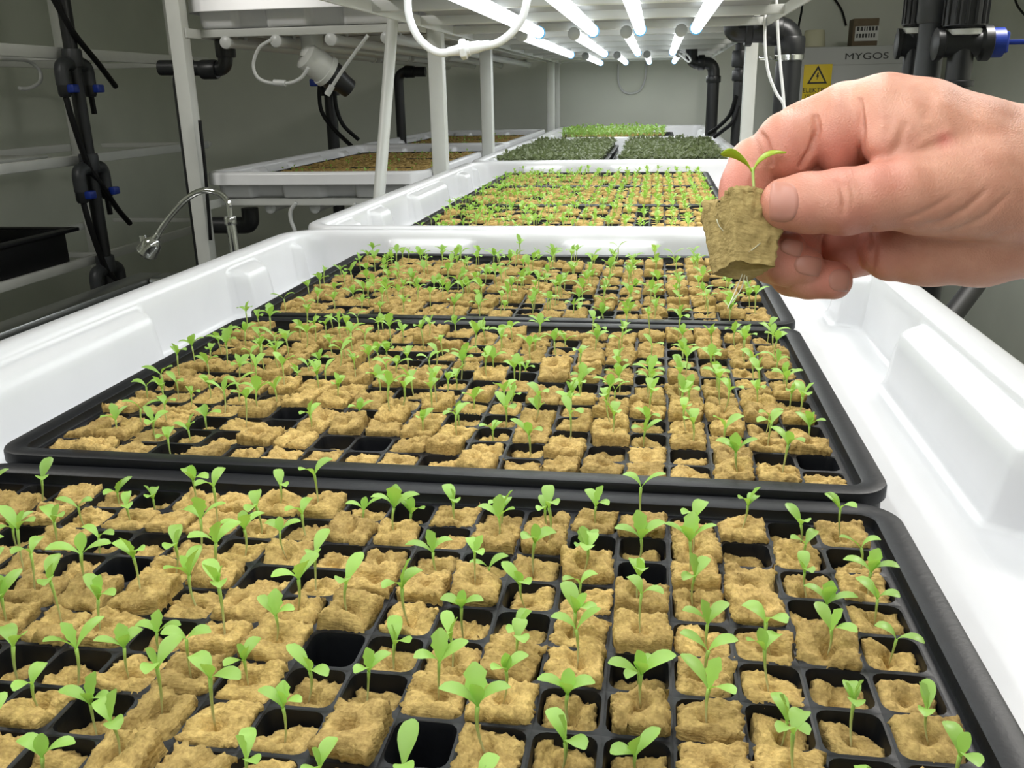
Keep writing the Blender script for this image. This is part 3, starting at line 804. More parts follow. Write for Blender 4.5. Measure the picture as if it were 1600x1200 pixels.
    for cx, cy, rr, a in [(1150, 290, 60, .8), (1230, 240, 60, .6), (1310, 240, 60, .7), (1240, 390, 60, .7), (1300, 435, 55, .7), (1330, 390, 70, .8), (1370, 265, 55, .5), (1475, 218, 14, .9), (1250, 345, 60, .4)]:
        red = np.maximum(red, a*np.exp(-((V[:, 0]-cx)**2+(V[:, 1]-cy)**2)/(rr*rr)))
    WV = [HP(*v) for v in V]
    me = bpy.data.meshes.new('hand'); me.from_pydata(WV, [], F.tolist()); me.update()
    at = me.attributes.new('red', 'FLOAT', 'POINT'); at.data.foreach_set('value', red.astype(np.float32))
    me.polygons.foreach_set('use_smooth', [True]*len(me.polygons))
    return me
def skin_material():
    m = mat('skin', (.60, .31, .21), .45, spec=.35, sss=.12)
    nt = m.node_tree; b = nt.nodes['Principled BSDF']
    tc = nt.nodes.new('ShaderNodeTexCoord')
    n1 = nt.nodes.new('ShaderNodeTexNoise'); n1.inputs['Scale'].default_value = 90; n1.inputs['Detail'].default_value = 5
    nt.links.new(tc.outputs['Object'], n1.inputs['Vector'])
    cr = nt.nodes.new('ShaderNodeValToRGB'); e = cr.color_ramp.elements
    e[0].position = .3; e[0].color = (.52, .235, .155, 1); e[1].position = .7; e[1].color = (.62, .315, .215, 1)
    nt.links.new(n1.outputs['Fac'], cr.inputs[0])
    at = nt.nodes.new('ShaderNodeAttribute'); at.attribute_name = 'red'
    mx = nt.nodes.new('ShaderNodeMix'); mx.data_type = 'RGBA'; mx.inputs['B'].default_value = (.56, .185, .14, 1)
    nt.links.new(at.outputs['Fac'], mx.inputs['Factor']); nt.links.new(cr.outputs[0], mx.inputs['A']); nt.links.new(mx.outputs['Result'], b.inputs['Base Color'])
    n2 = nt.nodes.new('ShaderNodeTexNoise'); n2.inputs['Scale'].default_value = 900; n2.inputs['Detail'].default_value = 4
    v2 = nt.nodes.new('ShaderNodeTexVoronoi'); v2.inputs['Scale'].default_value = 1400
    nt.links.new(tc.outputs['Object'], n2.inputs['Vector']); nt.links.new(tc.outputs['Object'], v2.inputs['Vector'])
    ad = nt.nodes.new('ShaderNodeMath'); ad.operation = 'ADD'; nt.links.new(n2.outputs['Fac'], ad.inputs[0]); nt.links.new(v2.outputs['Distance'], ad.inputs[1])
    bp = nt.nodes.new('ShaderNodeBump'); bp.inputs['Strength'].default_value = .25; bp.inputs['Distance'].default_value = .0006
    nt.links.new(ad.outputs[0], bp.inputs['Height']); nt.links.new(bp.outputs[0], b.inputs['Normal'])
skin_material()
hm = build_hand(); hm.materials.append(MATS['skin'])
hand = link('person', hm); tag(hand, 'bare hand pinching a rockwool plug between thumb and index finger', 'person')
bvh = BVHTree.FromPolygons([v.co for v in hm.vertices], [tuple(p.vertices) for p in hm.polygons])
def nail(cx, cy, hx, hy, ang, thick=.0006):
    """curved plate laid on the skin; ang turns the growth direction; the free end is at +u"""
    mb = MB(); n = 12; vs = []; ok = {}
    for j in range(n+1):
        for i in range(n+1):
            u, v = -1+2*i/n, -1+2*j/n
            # squircle outline, flatter at the free end
            s = 1-.0
            uu = u*math.sqrt(max(0, 1-v*v*(.55 if u < 0 else .22))); vv = v*math.sqrt(max(0, 1-u*u*(.42 if u < 0 else .12)))
            px = cx+hx*uu*math.cos(ang)-hy*vv*math.sin(ang); py = cy+hx*uu*math.sin(ang)+hy*vv*math.cos(ang)
            r = ray(px, py).normalized(); h, nn, _, _ = bvh.ray_cast(CAM, r)
            if h is None: h = HP(px, py, 0); nn = -r
            if nn.dot(r) > 0: nn = -nn
            edge = max(abs(u), abs(v)); lift = thick*(1 if edge < .95 else -.25)
            vs.append(h+nn*lift)
    fs = [(j*(n+1)+i, j*(n+1)+i+1, (j+1)*(n+1)+i+1, (j+1)*(n+1)+i) for j in range(n) for i in range(n)]
    mb.add(vs, fs)
    o = mb.build('fingernail', 'nail', hand, True); return o
nail(1225, 316, 24, 33, math.pi+.05)
nail(1236, 386, 19, 13, .25)
nail(1262, 415, 22, 16, .15)
nail(1311, 438, 17, 18, .12)

# held plug with its seedling
held = thing('seedling_plug', 'tan rockwool plug with two-leaf seedling held between thumb and finger', 'seedling plug', HP(1160, 365, 0))
vs, fs, hole = rock_mesh(777, n=20, m=14, size=.0192, hgt=.0295, hole=False, rag=1.25)
def taper(v):
    k = 1.10-.24*max(0, min(1, -v[2]/.0295))**1.4
    return Vector((v[0]*k, v[1]*k, v[2]+.0143))
mb = MB(); mb.add([taper(v) for v in vs], fs)
hc = mb.build('rockwool_cube', 'rockwool_held', held, True)
# tilt it so that its underside turns a little to the camera
base = Matrix(((R2.x, -_f.x*-1, U2.x), (R2.y, _f.y, U2.y), (R2.z, _f.z, U2.z)))
base = Matrix((R2, _f, U2)).transposed()
hc.rotation_euler = (base @ Euler((math.radians(-15), math.radians(9), math.radians(13))).to_matrix()).to_euler()
O = held.location
mb = MB(); mb.tube(local(smoothpath([HP(1178, 330, -4), HP(1178, 300, -14), HP(1177, 280, -14), HP(1176, 262, -14)], 5), O), [.00055]*16, 8)
hs = mb.build('stem', 'stem', held, True)
def held_leaf(path, width, wtilt):
    p = smoothpath(path, 5); n = len(p); mb = MB(); vs = []; fs = []
    vw = -_f
    for i, c in enumerate(p):
        t = i/(n-1); wv = width*(.16+.84*math.sin(math.pi*min(1, max(0, (t-.15)/.85))**1.5)**.8 if t > .15 else .16)
        if i == n-1: wv = width*.1
        d = (p[min(n-1, i+1)]-p[max(0, i-1)]).normalized(); s = d.cross(vw).normalized(); side = (s*math.cos(wtilt)+vw*math.sin(wtilt))
        vs += [c-side*wv/2-Vector((0, 0, .0003)), c, c+side*wv/2-Vector((0, 0, .0003))]
    for k in range(n-1):
        b = k*3; fs += [(b, b+3, b+4, b+1), (b+1, b+4, b+5, b+2)]
    mb.add(local(vs, O), fs)
    o = mb.build('leaf', 'leaf_held', hs, True); md = o.modifiers.new('t', 'SOLIDIFY'); md.thickness = .0003; return o
held_leaf([HP(1176, 268, -14), HP(1167, 254, -16), HP(1151, 241, -20), HP(1138, 237, -24), HP(1126, 240, -26)], .0042, 1.0)
held_leaf([HP(1177, 268, -14), HP(1183, 255, -16), HP(1194, 244, -20), HP(1209, 237, -22), HP(1228, 238, -22)], .0042, 1.0)
for pts in ([(1160, 428, -8), (1152, 448, -10), (1146, 462, -12), (1137, 482, -14)], [(1164, 428, -4), (1160, 446, -6), (1154, 458, -10), (1142, 474, -10)], [(1166, 426, 0), (1168, 440, 0), (1172, 450, 0)]):
    MB().tube(local(smoothpath([HP(*q) for q in pts], 4), O), .00022, 5).build('root', 'root', held, True)
for a, b, c in (((1120, 343, -44), (1123, 352, -46), (1130, 361, -45)), ((1160, 398, -46), (1174, 391, -47), (1188, 380, -42))):
    MB().tube(local(smoothpath([HP(*a), HP(*b), HP(*c)], 4), O), .00018, 5).build('fibre', 'cream', held, True)

# ------------------------------------------------------------------ pipework
def pipe_run(t, name, pts, r, rad=.05, m='black_pipe', n=16):
    return MB().tube(elbow(pts, rad), r, n).build(name, m, t)
def collar(t, p, ax, r, h, m='black_pipe', name='collar'):
    return MB()._lathe(Vector(p)-Vector(ax).normalized()*h/2, Vector(ax), [(0, r*.94), (h*.12, r), (h*.88, r), (h, r*.94)], 18).build(name, m, t)
def ribbed_nut(t, p, r, h, m='black_pipe'):
    mb = MB(); mb._lathe(Vector(p)-Vector((0, 0, h/2)), Vector((0, 0, 1)), [(0, r*.9), (.004, r), (h-.004, r), (h, r*.9)], 20)
    for k in range(14):
        a = 2*math.pi*k/14; c = Vector(p)+Vector((math.cos(a), math.sin(a), 0))*r
        mb.bbox(c, (.003, .003, h*.42), .001)
    return mb.build('union_nut', m, t, False)

# right hand side: supply pipes with a blue-handled valve
YP = 2.0
t = thing('supply_pipe', 'thick black vertical supply pipe between two valve pipes', 'pipe', UY(1452, 60, YP+.05)*1.0)
t.location.z = 0
b = UY(1455, 60, YP+.06)
MB().tube([(b.x-t.location.x, b.y-t.location.y, 0.0), (b.x-t.location.x, b.y-t.location.y, ZC-.02)], .026, 20).build('pipe', 'grey_pipe', t)
collar(t, (b.x-t.location.x, b.y-t.location.y, UY(1462, 8, YP).z), (0, 0, 1), .032, .06, 'grey_pipe')
def valve_pipe(label, px, handle, YP=2.0, k=1.0):
    a = UY(px, 70, YP); t = thing('valve_pipe', label, 'pipe', (a.x, a.y, 0)); t.scale = (k, k, 1)
    zv = UY(px, 68, YP).z; zn = UY(px, 12, YP).z
    pipe_run(t, 'pipe', [(0, 0, zn), (0, 0, ZC-.02)], .024)
    ribbed_nut(t, (0, 0, zn), .039, .075)
    collar(t, (0, 0, zn-.045), (0, 0, 1), .034, .012, 'white_metal', 'seal_ring')
    pipe_run(t, 'valve_body', [(0, 0, zn-.04), (0, 0, zv-.10)], .024)
    MB()._lathe(Vector((-.055, 0, zv)), Vector((1, 0, 0)), [(0, .02), (.004, .031), (.016, .031), (.02, .026), (.085, .026), (.09, .034), (.105, .034), (.108, .028)], 18).build('valve_barrel', 'black_pipe', t)
    mb = MB(); mb._lathe(Vector((.052, 0, zv)), Vector((1, 0, 0)), [(0, .028), (.022, .028), (.024, .02)], 16); mb.bbox((.11, 0, zv), (.045, .008, .0045), .002); mb.bbox((.075, 0, zv), (.010, .010, .020), .004)
    if handle: mb.build('handle', 'blue_handle', t)
    collar(t, (0, 0, zv-.075), (0, 0, 1), .031, .012); ribbed_nut(t, (0, 0, zv-.14), .031, .05)
    pipe_run(t, 'lower_pipe', [(0, 0, zv-.16), (0, 0, .05)], .022)
    return t
valve_pipe('black valve pipe with blue lever beside the right wall', 1503, True)
valve_pipe('black valve pipe without lever, beside the grey cabinet', 1425, False, 2.12, .62)
# pipe stub beside the tub rim
p0, p1 = UY(1482, 500, 1.12), UY(1532, 435, 1.22)
dd = (p1-p0)
q0 = p0-dd*1.6; q1 = p1+dd*.6
t = thing('drain_hose', 'black drain hose rising past the first tub rim under the wrist', 'hose', (q0.x, q0.y, q0.z))
MB().tube(local(elbow([Vector((q0.x, q0.y, 0.02)), q0, q1, Vector((q1.x+.15, q1.y+.1, q1.z+.02)), Vector((XR-.02, q1.y+.15, q1.z+.03))], .05), q0), .0125, 14).build('pipe', 'hose', t)

# drain of the upper tub on the right: elbow, big horizontal pipe, downpipe with clamp
YD = 2.80
A = UY(1150, 12, YD); B = UY(1150, 46, YD); C_ = UY(1236, 46, YD)
t = thing('drain_pipe', 'large black drain elbow and downpipe beside the lit rack post', 'pipe', (C_.x, C_.y, 0)); O2 = Vector((C_.x, C_.y, 0))
pipe_run(t, 'elbow', local([Vector((B.x, B.y, 1.512)), B, C_, Vector((C_.x, C_.y, C_.z-.10)), Vector((C_.x, C_.y, 0.03))], O2), .036, .06)
collar(t, Vector((B.x, B.y, A.z))-O2, (0, 0, 1), .043, .05); collar(t, (B+Vector((.035, 0, 0)))-O2, (1, 0, 0), .047, .02); collar(t, (C_-Vector((.05, 0, 0)))-O2, (1, 0, 0), .043, .05)
collar(t, Vector((0, 0, UY(1228, 72, YD).z)), (0, 0, 1), .042, .05)
zc = UY(1228, 90, YD).z
collar(t, (0, 0, zc), (0, 0, 1), .041, .018, 'chrome', 'clamp'); MB().bbox((-.055, -.02, zc), (.03, .006, .006), .002).build('clamp_bolt', 'chrome', t)
# riser with hoses on the right
YE = 3.75
e0 = UY(1154, 150, YE)
t = thing('riser_pipe', 'black riser pipe with two feed hoses beside the microgreens tub', 'pipe', (e0.x, e0.y, 0))
pipe_run(t, 'pipe', [(0, 0, .03), (0, 0, 2.3)], .022)
collar(t, (0, 0, UY(1154, 92, YE).z), (0, 0, 1), .034, .06); collar(t, (0, 0, UY(1154, 118, YE).z), (0, 0, 1), .030, .04)
for pts in ([(1150, 150, YE-.03), (1140, 180, YE), (1120, 200, YE+.05), (1108, 208, YE+.1)], [(1154, 165, YE-.03), (1145, 190, YE-.03), (1128, 205, YE), (1116, 214, YE+.03)]):
    MB().tube(smoothpath([UY(*q)-Vector((e0.x, e0.y, 0)) for q in pts], 5), .008, 8).build('hose', 'hose', t)
# far drain at the right
YG = 4.35
g0, g1, g2 = UY(1080, 85, YG), UY(1080, 98, YG), UY(1116, 98, YG)
t = thing('drain_pipe', 'black drain pipe with elbow near the back wall', 'pipe', (g2.x, g2.y, 0)); O2 = Vector((g2.x, g2.y, 0))
pipe_run(t, 'elbow', local([Vector((g1.x, g1.y, 1.515)), g1, g2, Vector((g2.x, g2.y, .03))], O2), .027, .05)
collar(t, g1+Vector((.045, 0, 0))-O2, (1, 0, 0), .033, .03); collar(t, Vector((0, 0, g2.z-.07)), (0, 0, 1), .033, .03)
MB().tube(local(smoothpath([UY(1062, 80, YG-.3), UY(1072, 84, YG-.3), UY(1079, 93, YG-.3), UY(1076, 97, YG-.3), UY(1068, 90, YG-.3), UY(1060, 84, YG-.3)], 5), O2), .004, 6).build('cable_tie', 'cable_white', t)
# white cables by the post
for i, pts in enumerate(([(1197, 0), (1195, 60), (1200, 110), (1213, 145), (1225, 165), (1232, 210)], [(1213, 0), (1216, 60), (1220, 110), (1224, 150), (1226, 190), (1224, 230)])):
    w3 = [UY(x, y, YD-.12) for x, y in pts]
    o = MB().tube(smoothpath(w3, 6), .0042, 8).build('power_cable', 'cable_white'); tag(o, ['thin white cable curving past the lit rack post', 'straight white cable hanging before the black downpipe'][i], 'cable', 'white cables by the rack post')

# left: drain of the unlit rack
YL = 2.64
a, b_, c_ = UY(352, 76, YL), UY(352, 108, YL), UY(278, 106, YL)
t = thing('drain_pipe', 'black drain pipe and elbow at the open end of the unlit rack', 'pipe', (c_.x, c_.y, 0)); O2 = Vector((c_.x, c_.y, 0))
pipe_run(t, 'elbow', local([Vector((a.x, a.y, a.z)), b_, c_, Vector((c_.x, c_.y, .03))], O2), .021, .05)
collar(t, a-O2, (0, 0, 1), .029, .05); collar(t, b_-Vector((.05, 0, 0))-O2, (1, 0, 0), .028, .05); collar(t, c_+Vector((.03, 0, 0))-O2, (1, 0, 0), .029, .03)
d_ = UY(250, 106, YL)
pipe_run(t, 'branch', local([c_, d_], O2), .022)
# lower elbow
a2, b2 = UY(390, 325, YL), UY(386, 352, YL)
pipe_run(t, 'lower_elbow', local([a2, Vector((a2.x, a2.y, b2.z)), Vector((c_.x, c_.y, b2.z))], O2), .026, .05)
# white drain fitting with black riser
YW = 2.62
f0, f1 = UY(486, 50, YW), UY(492, 92, YW)
t = thing('drain_fitting', 'white bulky drain fitting under the unlit upper tub', 'fitting', f1)
MB()._lathe(f0-f1+Vector((0, 0, .005)), Vector((0, 0, -1)), [(0, .045), (.008, .045), (.010, .034), (.05, .031), (.07, .040)], 22).build('flange', 'white_metal', t)
MB()._lathe(Vector((-.02, -.03, .012)), Vector((.55, .55, -.55)), [(0, .03), (.006, .040), (.05, .043), (.07, .043), (.071, .047), (.085, .047)], 22).build('body', 'white_metal', t)
MB()._lathe(Vector((-.02, -.03, .012))+Vector((.55, .55, -.55)).normalized()*.085, Vector((.55, .55, -.55)), [(0, .041), (.02, .041), (.05, .03), (.08, .028)], 22).build('pipe', 'black_pipe', t)
h0 = UY(515, 140, 4.1); hb = UY(513, 128, 4.1)
t = thing('riser_pipe', 'black riser pipe with feed hoses behind the unlit rack', 'pipe', (h0.x, h0.y, 0)); O2 = Vector((h0.x, h0.y, 0))
pipe_run(t, 'pipe', [(0, 0, .03), (0, 0, 1.9)], .027)
collar(t, (0, 0, hb.z), (0, 0, 1), .045, .12)
for pts in ([(500, 120, 4.05), (499, 150, 4.05), (503, 175, 4.05), (520, 200, 4.02), (550, 229, 3.95)], [(524, 100, 4.05), (523, 130, 4.05), (525, 165, 4.05), (536, 195, 4.05), (560, 218, 4.1)]):
    MB().tube(smoothpath([UY(*q)-O2 for q in pts], 6), .0095, 8).build('hose', 'hose', t)
hv = UY(492, 129, 4.05)-O2
MB().bbox(hv, (.02, .02, .016), .006).build('valve_handle', 'blue_handle', t)
# far left drain
k0, k1, k2 = UY(665, 112, 4.6), UY(640, 112, 4.6), UY(622, 112, 4.6)
t = thing('drain_pipe', 'black drain pipe behind the unlit rack posts', 'pipe', (k2.x, k2.y, 0)); O2 = Vector((k2.x, k2.y, 0))
pipe_run(t, 'elbow', local([k0, k2, Vector((k2.x, k2.y, .03))], O2), .024, .05); collar(t, k1-O2, (1, 0, 0), .03, .05)

# leaning white pole in front of the unlit rack
p0 = UY(592, 312, 2.15); p1 = UY(616, 0, 2.35)
d = p1-p0
o = MB().tube([p0-d*1.6, p1+d*.75], .0145, 14).build('support_pole', 'white_metal'); tag(o, 'white round pole leaning beside the open end of the unlit rack', 'pole')

# foreground cable loop with connector
CY = .80
pts = [UY(x, y, CY) for x, y in [(650, -160), (642, -60), (637, 5), (644, 40), (660, 66), (685, 82), (712, 80)]]
t = thing('power_cable', 'thick white cable loop with plug connector hanging above the trays', 'cable', (pts[-1].x, pts[-1].y, pts[-1].z)); O2 = pts[-1]
top0 = Vector((pts[0].x, pts[0].y, 1.515))
MB().tube(local(smoothpath([top0]+pts, 8), O2), .0033, 12).build('cord', 'cable_white', t, True)
pts2 = [UY(x, y, CY) for x, y in [(752, 73), (775, 68), (795, 55), (812, 35), (822, 8), (828, -50), (826, -160)]]
MB().tube(local(smoothpath(pts2+[Vector((pts2[-1].x, pts2[-1].y, 1.515))], 8), O2), .0033, 12).build('cord', 'cable_white', t, True)
q0, q1 = UY(700, 81, CY), UY(765, 70, CY); ax = (q1-q0); L = ax.length
MB()._lathe(q0-O2, ax, [(0, .0036), (L*.2, .0042), (L*.28, .0046), (L*.30, .0074), (L*.44, .0078), (L*.46, .0062), (L*.52, .0062), (L*.53, .0052), (L*.75, .0048), (L*.8, .0042), (L, .0036)], 16).build('connector', 'cable_white', t)
MB()._lathe(q0-O2+ax*.30, ax, [(0, .0078), (L*.02, .0086), (L*.12, .0086), (L*.14, .0078)], 8).build('lock_ring', 'cable_white', t, False)
# cable at the unlit lamps
YU = 2.50
for i, pp in enumerate(([(424, 62), (405, 75), (396, 100), (402, 120), (420, 129), (450, 130), (470, 122), (482, 105)], [(575, 55), (555, 82), (535, 110), (522, 130), (512, 146)])):
    w3 = [UY(x, y, YU) for x, y in pp]
    t = thing('power_cable', ['looped grey-white cable hanging below the unlit lamps', 'loose white cable end dangling from an unlit lamp'][i], 'cable', w3[0]); O2 = w3[0]
    MB().tube(local(smoothpath(w3, 6), O2), .005, 8).build('cord', 'led_off', t, True)
    e0, e1 = (UY(428, 129, YU), UY(446, 130, YU)) if i == 0 else (UY(519, 134, YU), UY(511, 148, YU))
    MB().tube(local([e0, e1], O2), .009 if i == 0 else .0085, 10).build('connector', 'led_off', t)
for i, pp in enumerate(([(463, 316), (454, 330), (455, 345), (460, 358), (463, 372)], [(556, 318), (550, 330), (550, 345)])):
    o = MB().tube(smoothpath([UY(x, y, YU) for x, y in pp], 6), .006, 8).build('power_cable', 'led_off', smooth=True); tag(o, ['thin cable dangling from the lamp below the tan plug tub', 'short cable hanging beside the white pole under the tub'][i], 'cable')
o = MB().tube(smoothpath([UY(x, y, YB-.02) for x, y in [(966, 100), (966, 125), (972, 141), (985, 146), (1000, 141), (1008, 122), (1009, 98)]], 6), .006, 8).build('power_cable', 'cable_white', smooth=True)
tag(o, 'white cable loop hanging against the back wall', 'cable')

# ------------------------------------------------------------------ left area: near rack with rails, manifold, tray, sink
XK = -2.1
t = thing('shelving_rack', 'white shelf rails along the dark left wall behind the sink', 'rack')
for (pa, pb, hh) in (((-80, 70), (290, 97), .020), ((-80, 275), (290, 229), .017), ((-80, 475), (305, 356), .016)):
    A_, B_ = UX(*pa, XK), UX(*pb, XK); z = (A_.z+B_.z)/2
    MB().bbox((XK, (A_.y+B_.y)/2-.2, z), (.012, (B_.y-A_.y)/2+.4, hh), .003).build('rail', 'white_metal', t)
    MB().bbox((XL+.03, (A_.y+B_.y)/2-.2, z), (.012, (B_.y-A_.y)/2+.4, hh), .003).build('rail', 'white_metal', t)
    for y in (1.2, 2.2, 3.2, 4.2):
        MB().bbox(((XK+XL)/2, y, z-.005), ((XK-XL)/2-.04, .012, hh*.6), .002).build('cross_beam', 'white_metal', t)
for y in (.6, 3.96):
    for x in (XK-.035, XL+.065): MB().bbox((x, y, 1.1), (.02, .02, 1.1), .003).build('post', 'white_metal', t)
# white shelf boards (two levels)
for z, (a0, a1) in ((UX(0, 265, XK).z, (1.1, 3.0)), (UX(0, 75, XK).z, (1.1, 2.6))):
    MB().bbox(((XK+XL)/2-.01, (a0+a1)/2, z+.018), ((XK-XL)/2-.045, (a1-a0)/2, .006), .002).build('shelf_board', 'white_metal', t)
# manifold pipe with three branch pairs
m0 = UX(105, 40, XK+.06); t = thing('manifold_pipe', 'black manifold pipe with blue valves clamped to the left shelf rails', 'pipe', (m0.x, m0.y, 0)); O2 = Vector((m0.x, m0.y, 0))
pipe_run(t, 'pipe', [(0, 0, .05), (0, 0, ZC-.05)], .024)
for zi, (py0, pyv) in enumerate(((100, 133), (262, 297), (418, 450))):
    pxc = (113, 142, 172)[zi]
    zt_ = UX(pxc, py0, XK+.06).z; zv = UX(pxc, pyv, XK+.06).z
    collar(t, (0, 0, zt_+.02), (0, 0, 1), .034, .06, 'grey_pipe')
    for s in (-1, 1):
        v = Vector((.0, .075*s, 0))
        MB().tube(elbow([Vector((0, 0, zt_)), Vector((0, .075*s, zt_)), Vector((0, .075*s, zv))], .05), .024, 12).build('branch', 'grey_pipe', t)
        if zi < 2:
            hb_ = MB(); hb_.bbox((.028, .075*s+.008, zv-.012), (.014, .019, .014), .005); hb_.build('valve_handle', 'blue_handle', t)
            MB()._lathe(Vector((0, .075*s, zv-.04)), Vector((0, 0, 1)), [(0, .017), (.01, .022), (.04, .022)], 12).build('valve_barrel', 'black_pipe', t)
    if zi < 2:
        MB().tube(smoothpath([(0, -.075, zv-.03), (.01, -.07, zv-.13), (.015, -.03, zv-.28), (.02, .03, zv-.36), (.0, .13, zv-.45), (-.02, .23, zv-.52)], 6), .0105, 8).build('hose', 'hose', t)
        MB().tube([(0, .075, zv-.03), (0, .078, zv-.10)], .010, 8).build('hose', 'hose', t)
MB().tube(smoothpath([(0, -.08, m0.z+.12), (.03, -.02, m0.z-.02), (.03, .1, m0.z-.12), (0, .24, m0.z-.20)], 6), .0105, 8).build('hose', 'hose', t)
for pxc, pyc in ((112, 82), (143, 253), (168, 412)):
    collar(t, (0, 0, UX(pxc, pyc, XK+.06).z), (0, 0, 1), .030, .018, 'chrome', 'clamp')
# black empty crate on the lower rails
zr = UX(0, 450, XK).z+.016
cA = UX(128, 410, XK)
t = thing('black_crate', 'shallow black crate resting on the lower left shelf rails', 'crate', (XK-.28, cA.y-.42, zr))
mb = MB(); H = .115
for s in (-1, 1):
    mb.bbox((s*.27, 0, H/2), (.005, .36, H/2), .002); mb.bbox((0, s*.36, H/2), (.27, .005, H/2), .002)
mb.bbox((0, 0, .004), (.27, .36, .004), .001); mb.build('body', 'black_tray', t)
mb = MB()
for s in (-1, 1): mb.bbox((s*.285, 0, H), (.022, .40, .006), .002); mb.bbox((0, s*.385, H), (.285, .022, .006), .002)
mb.build('rim', 'black_tray', t)
# lamp lead on the upper rail
o = MB().tube(smoothpath([UX(x, y, XK-.05) for x, y in [(-5, 92), (25, 93), (45, 96), (62, 110), (62, 128), (45, 138), (30, 138)]], 6), .0065, 8).build('power_cable', 'led_off', smooth=True); tag(o, 'pale cable drooping under the upper left shelf rail', 'cable')
# sink with sprung tap
SZ = .90
t = thing('sink', 'stainless steel sink beside the first tub', 'sink', (-1.06, 1.62, 0))
mb = MB()
for s in (-1, 1):
    mb.bbox((s*.25, 0, SZ-.015), (.035, .54, .015), .008); mb.bbox((0, s*.50, SZ-.015), (.215, .04, .015), .008)
mb.build('rim', 'steel', t)
mb = MB()
for s in (-1, 1): mb.box((s*.215-.003, -.46, SZ-.22), (s*.215+.003, .46, SZ-.02)); mb.box((-.215, s*.46-.003, SZ-.22), (.215, s*.46+.003, SZ-.02))
mb.box((-.215, -.46, SZ-.226), (.215, .46, SZ-.22)); mb.build('basin', 'steel', t, False)
for sx in (-1, 1):
    for sy in (-1, 1): MB().bbox((sx*.25, sy*.48, (SZ-.03)/2), (.018, .018, (SZ-.03)/2), .003).build('leg', 'steel', t)
TY = 2.125
fp = [UY(x, y, TY) for x, y in [(372, 420), (366, 385), (360, 345), (357, 318), (345, 304), (328, 298), (310, 300), (290, 312), (270, 333), (255, 353), (246, 368)]]
t = thing('kitchen_tap', 'chrome gooseneck tap with round shower nozzle over the sink', 'tap', (fp[0].x, fp[0].y, SZ)); O2 = Vector((fp[0].x, fp[0].y, SZ))
MB().tube(local([Vector((fp[0].x, fp[0].y, SZ)), fp[2]], O2), .0125, 14).build('column', 'chrome', t)
MB().tube(local(smoothpath(fp[2:], 6), O2), .0078, 12).build('spout', 'chrome', t, True)
collar(t, fp[2]-O2, (0, 0, 1), .015, .02, 'chrome')
na, nb_ = UY(247, 366, TY), UY(227, 398, TY); ax = nb_-na; L = ax.length
mb = MB()._lathe(na-O2, ax, [(0, .009), (L*.2, .010), (L*.25, .016), (L*.45, .024), (L*.9, .027), (L, .022)], 20); mb.build('nozzle', 'chrome', t)
MB().bbox(UY(224, 374, TY)-O2, (.008, .006, .011), .003).build('switch', 'chrome', t)
MB()._lathe(Vector((0, 0, 0)), Vector((0, 0, 1)), [(0, .028), (.008, .028), (.02, .017)], 18).build('base', 'chrome', t)

# ------------------------------------------------------------------ cabinet with sign, box, roll
KY = 5.30
c0 = UY(1245, 78, KY); c1 = UY(1452, 74, KY); ztop = UY(1330, 72, KY).z
t = thing('metal_cabinet', 'grey metal network cabinet with brand lettering and warning sign', 'cabinet', (c0.x, KY, 0))
Wc = c1.x-c0.x
MB().bbox((Wc/2, .22, ztop/2), (Wc/2, .22, ztop/2), .006).build('body', 'cabinet', t)
zd = UY(1330, 98, KY).z
dr = MB().bbox((Wc/2, -.008, zd/2+.02), (Wc/2-.02, .008, zd/2-.03), .004).build('door', 'cabinet', t)
MB().bbox((.028, -.02, zd*.5), (.010, .006, .06), .003).build('handle', 'ink', dr)
def text(body, size, parent, loc, m, name, bold=0.0, sx=1.0):
    cu = bpy.data.curves.new(name, 'FONT'); cu.body = body; cu.size = size; cu.extrude = .0005; cu.align_x = 'CENTER'; cu.align_y = 'CENTER'; cu.offset = bold
    tmp = bpy.data.objects.new('tmp', cu); COL.objects.link(tmp)
    bpy.context.view_layer.update()
    me = bpy.data.meshes.new_from_object(tmp.evaluated_get(bpy.context.evaluated_depsgraph_get()))
    bpy.data.objects.remove(tmp)
    me.materials.clear(); me.materials.append(MATS[m])
    o = link(name, me, parent); o.location = loc; o.rotation_euler = (math.pi/2, 0, 0); o.scale = (sx, 1, 1); return o
lp = UY(1354, 88, KY)
lg = text('MYGOS', .046, t, (lp.x-c0.x, -.0015, lp.z), 'ink', 'lettering', 0.0, 1.45); lg['label'] = 'black MYGOS lettering'
s0, s1 = UY(1256, 101, KY), UY(1295, 158, KY)
Sw, Sh = s1.x-s0.x, s0.z-s1.z
sg = MB().bbox((0, 0, 0), (Sw/2, .0015, Sh/2), .0005).build('warning_sign', 'yellow_sign', t, loc=((s0.x+s1.x)/2-c0.x, -.0185, (s0.z+s1.z)/2)); sg['label'] = 'yellow electrical warning sign'
# triangle outline and bolt
tw = Sw*.36; zc0 = Sh*.20
def poly(pts, y): return [(x, y, z) for x, z in pts]
outer = [(-tw, -tw*.80), (tw, -tw*.80), (0, tw*.98)]; inner = [(-tw*.74, -tw*.64), (tw*.74, -tw*.64), (0, tw*.62)]
mb = MB(); vs = poly([(x, z+zc0) for x, z in outer], -.0022)+poly([(x, z+zc0) for x, z in inner], -.0022)
mb.add(vs, [(0, 1, 4, 3), (1, 2, 5, 4), (2, 0, 3, 5)]); mb.build('triangle', 'ink', sg, False)
bolt = [(-.02, .42), (.12, .42), (.04, .10), (.16, .10), (-.06, -.48), (-.02, -.08), (-.14, -.08)]
mb = MB(); mb.add(poly([(x*tw*1.0, z*tw*.85+zc0-tw*.08) for x, z in bolt], -.0022), [tuple(range(7))[::-1]]); mb.build('bolt', 'ink', sg, False)
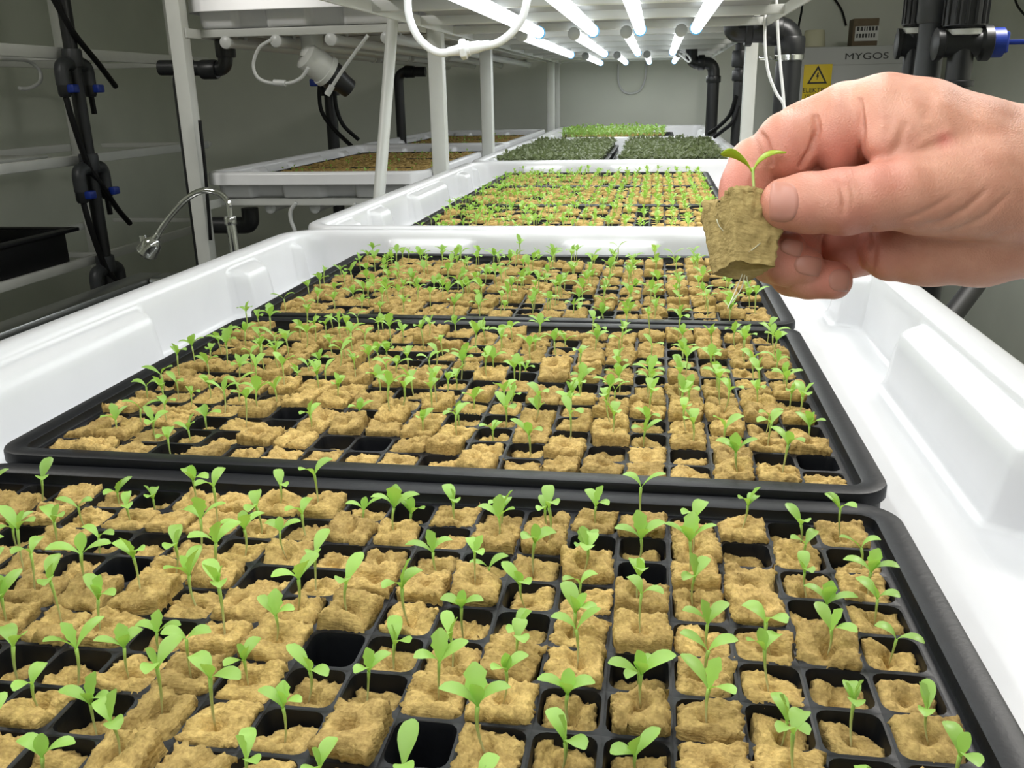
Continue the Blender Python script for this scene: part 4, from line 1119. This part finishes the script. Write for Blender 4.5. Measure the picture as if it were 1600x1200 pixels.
text('ELEKTRIK', Sw*.235, sg, (0, -.0022, -Sh*.20), 'ink', 'lettering', 0.0)
text('TEHLIKESI', Sw*.20, sg, (0, -.0022, -Sh*.37), 'ink', 'lettering', 0.0)
bx0, bx1 = UY(1330, 70, KY+.12), UY(1374, 28, KY+.12)
t2 = thing('parcel', 'small brown box with printed white label on the cabinet', 'box', ((bx0.x+bx1.x)/2, KY+.12, ztop))
bw, bh = (bx1.x-bx0.x)/2, (bx1.z-ztop)
MB().bbox((0, .05, bh/2), (bw, .06, bh/2), .003).build('box', 'cardboard', t2)
lb = MB().box((-bw*.82, -.013, bh*.20), (bw*1.02, -.0105, bh*.72)).build('paper_label', 'paper', t2)
mb = MB(); rg = random.Random(2)
for row in range(2):
    x = -bw*.7
    while x < bw*.8:
        wv = rg.uniform(.006, .014); mb.box((x, -.0136, bh*(.56-.0*row)-row*.035), (x+wv, -.0131, bh*.62-row*.035+.012)); x += wv+.005
mb.build('print', 'ink', lb, False)
r0 = UY(1272, 74, KY+.08)
o = MB()._lathe(Vector((r0.x, KY+.10, ztop)), Vector((0, 0, 1)), [(0, .058), (.004, .062), (.086, .052), (.09, .048)], 24).build('paper_roll', 'cream'); tag(o, 'cream coloured roll standing on the grey cabinet', 'roll')
o = MB().tube(smoothpath([UY(x, y, KY+.3) for x, y in [(1256, -10), (1252, 20), (1248, 45), (1256, 66)]], 5), .006, 8).build('power_cable', 'hose', smooth=True); tag(o, 'black cable running down behind the cabinet', 'cable')
o = MB().tube(smoothpath([UY(x, y, YB-.02) for x, y in [(1296, -12), (1308, 4), (1316, 18), (1322, 40)]], 5), .006, 8).build('power_cable', 'hose', smooth=True); tag(o, 'thin black cable on the wall above the boxes', 'cable')
o = MB().tube(smoothpath([UX(x, y, XR-.02) for x, y in [(1584, -15), (1588, 5), (1598, 20), (1612, 32)]], 5), .005, 8).build('power_cable', 'hose', smooth=True); tag(o, 'black cable bundle on the right wall', 'cable')

o = MB().tube(smoothpath([UY(x, y, 2.44) for x, y in [(312, 188), (315, 215), (320, 260), (325, 320), (329, 375)]], 5), .005, 8).build('power_cable', 'hose', smooth=True); tag(o, 'black cable running down the corner post of the unlit rack', 'cable')
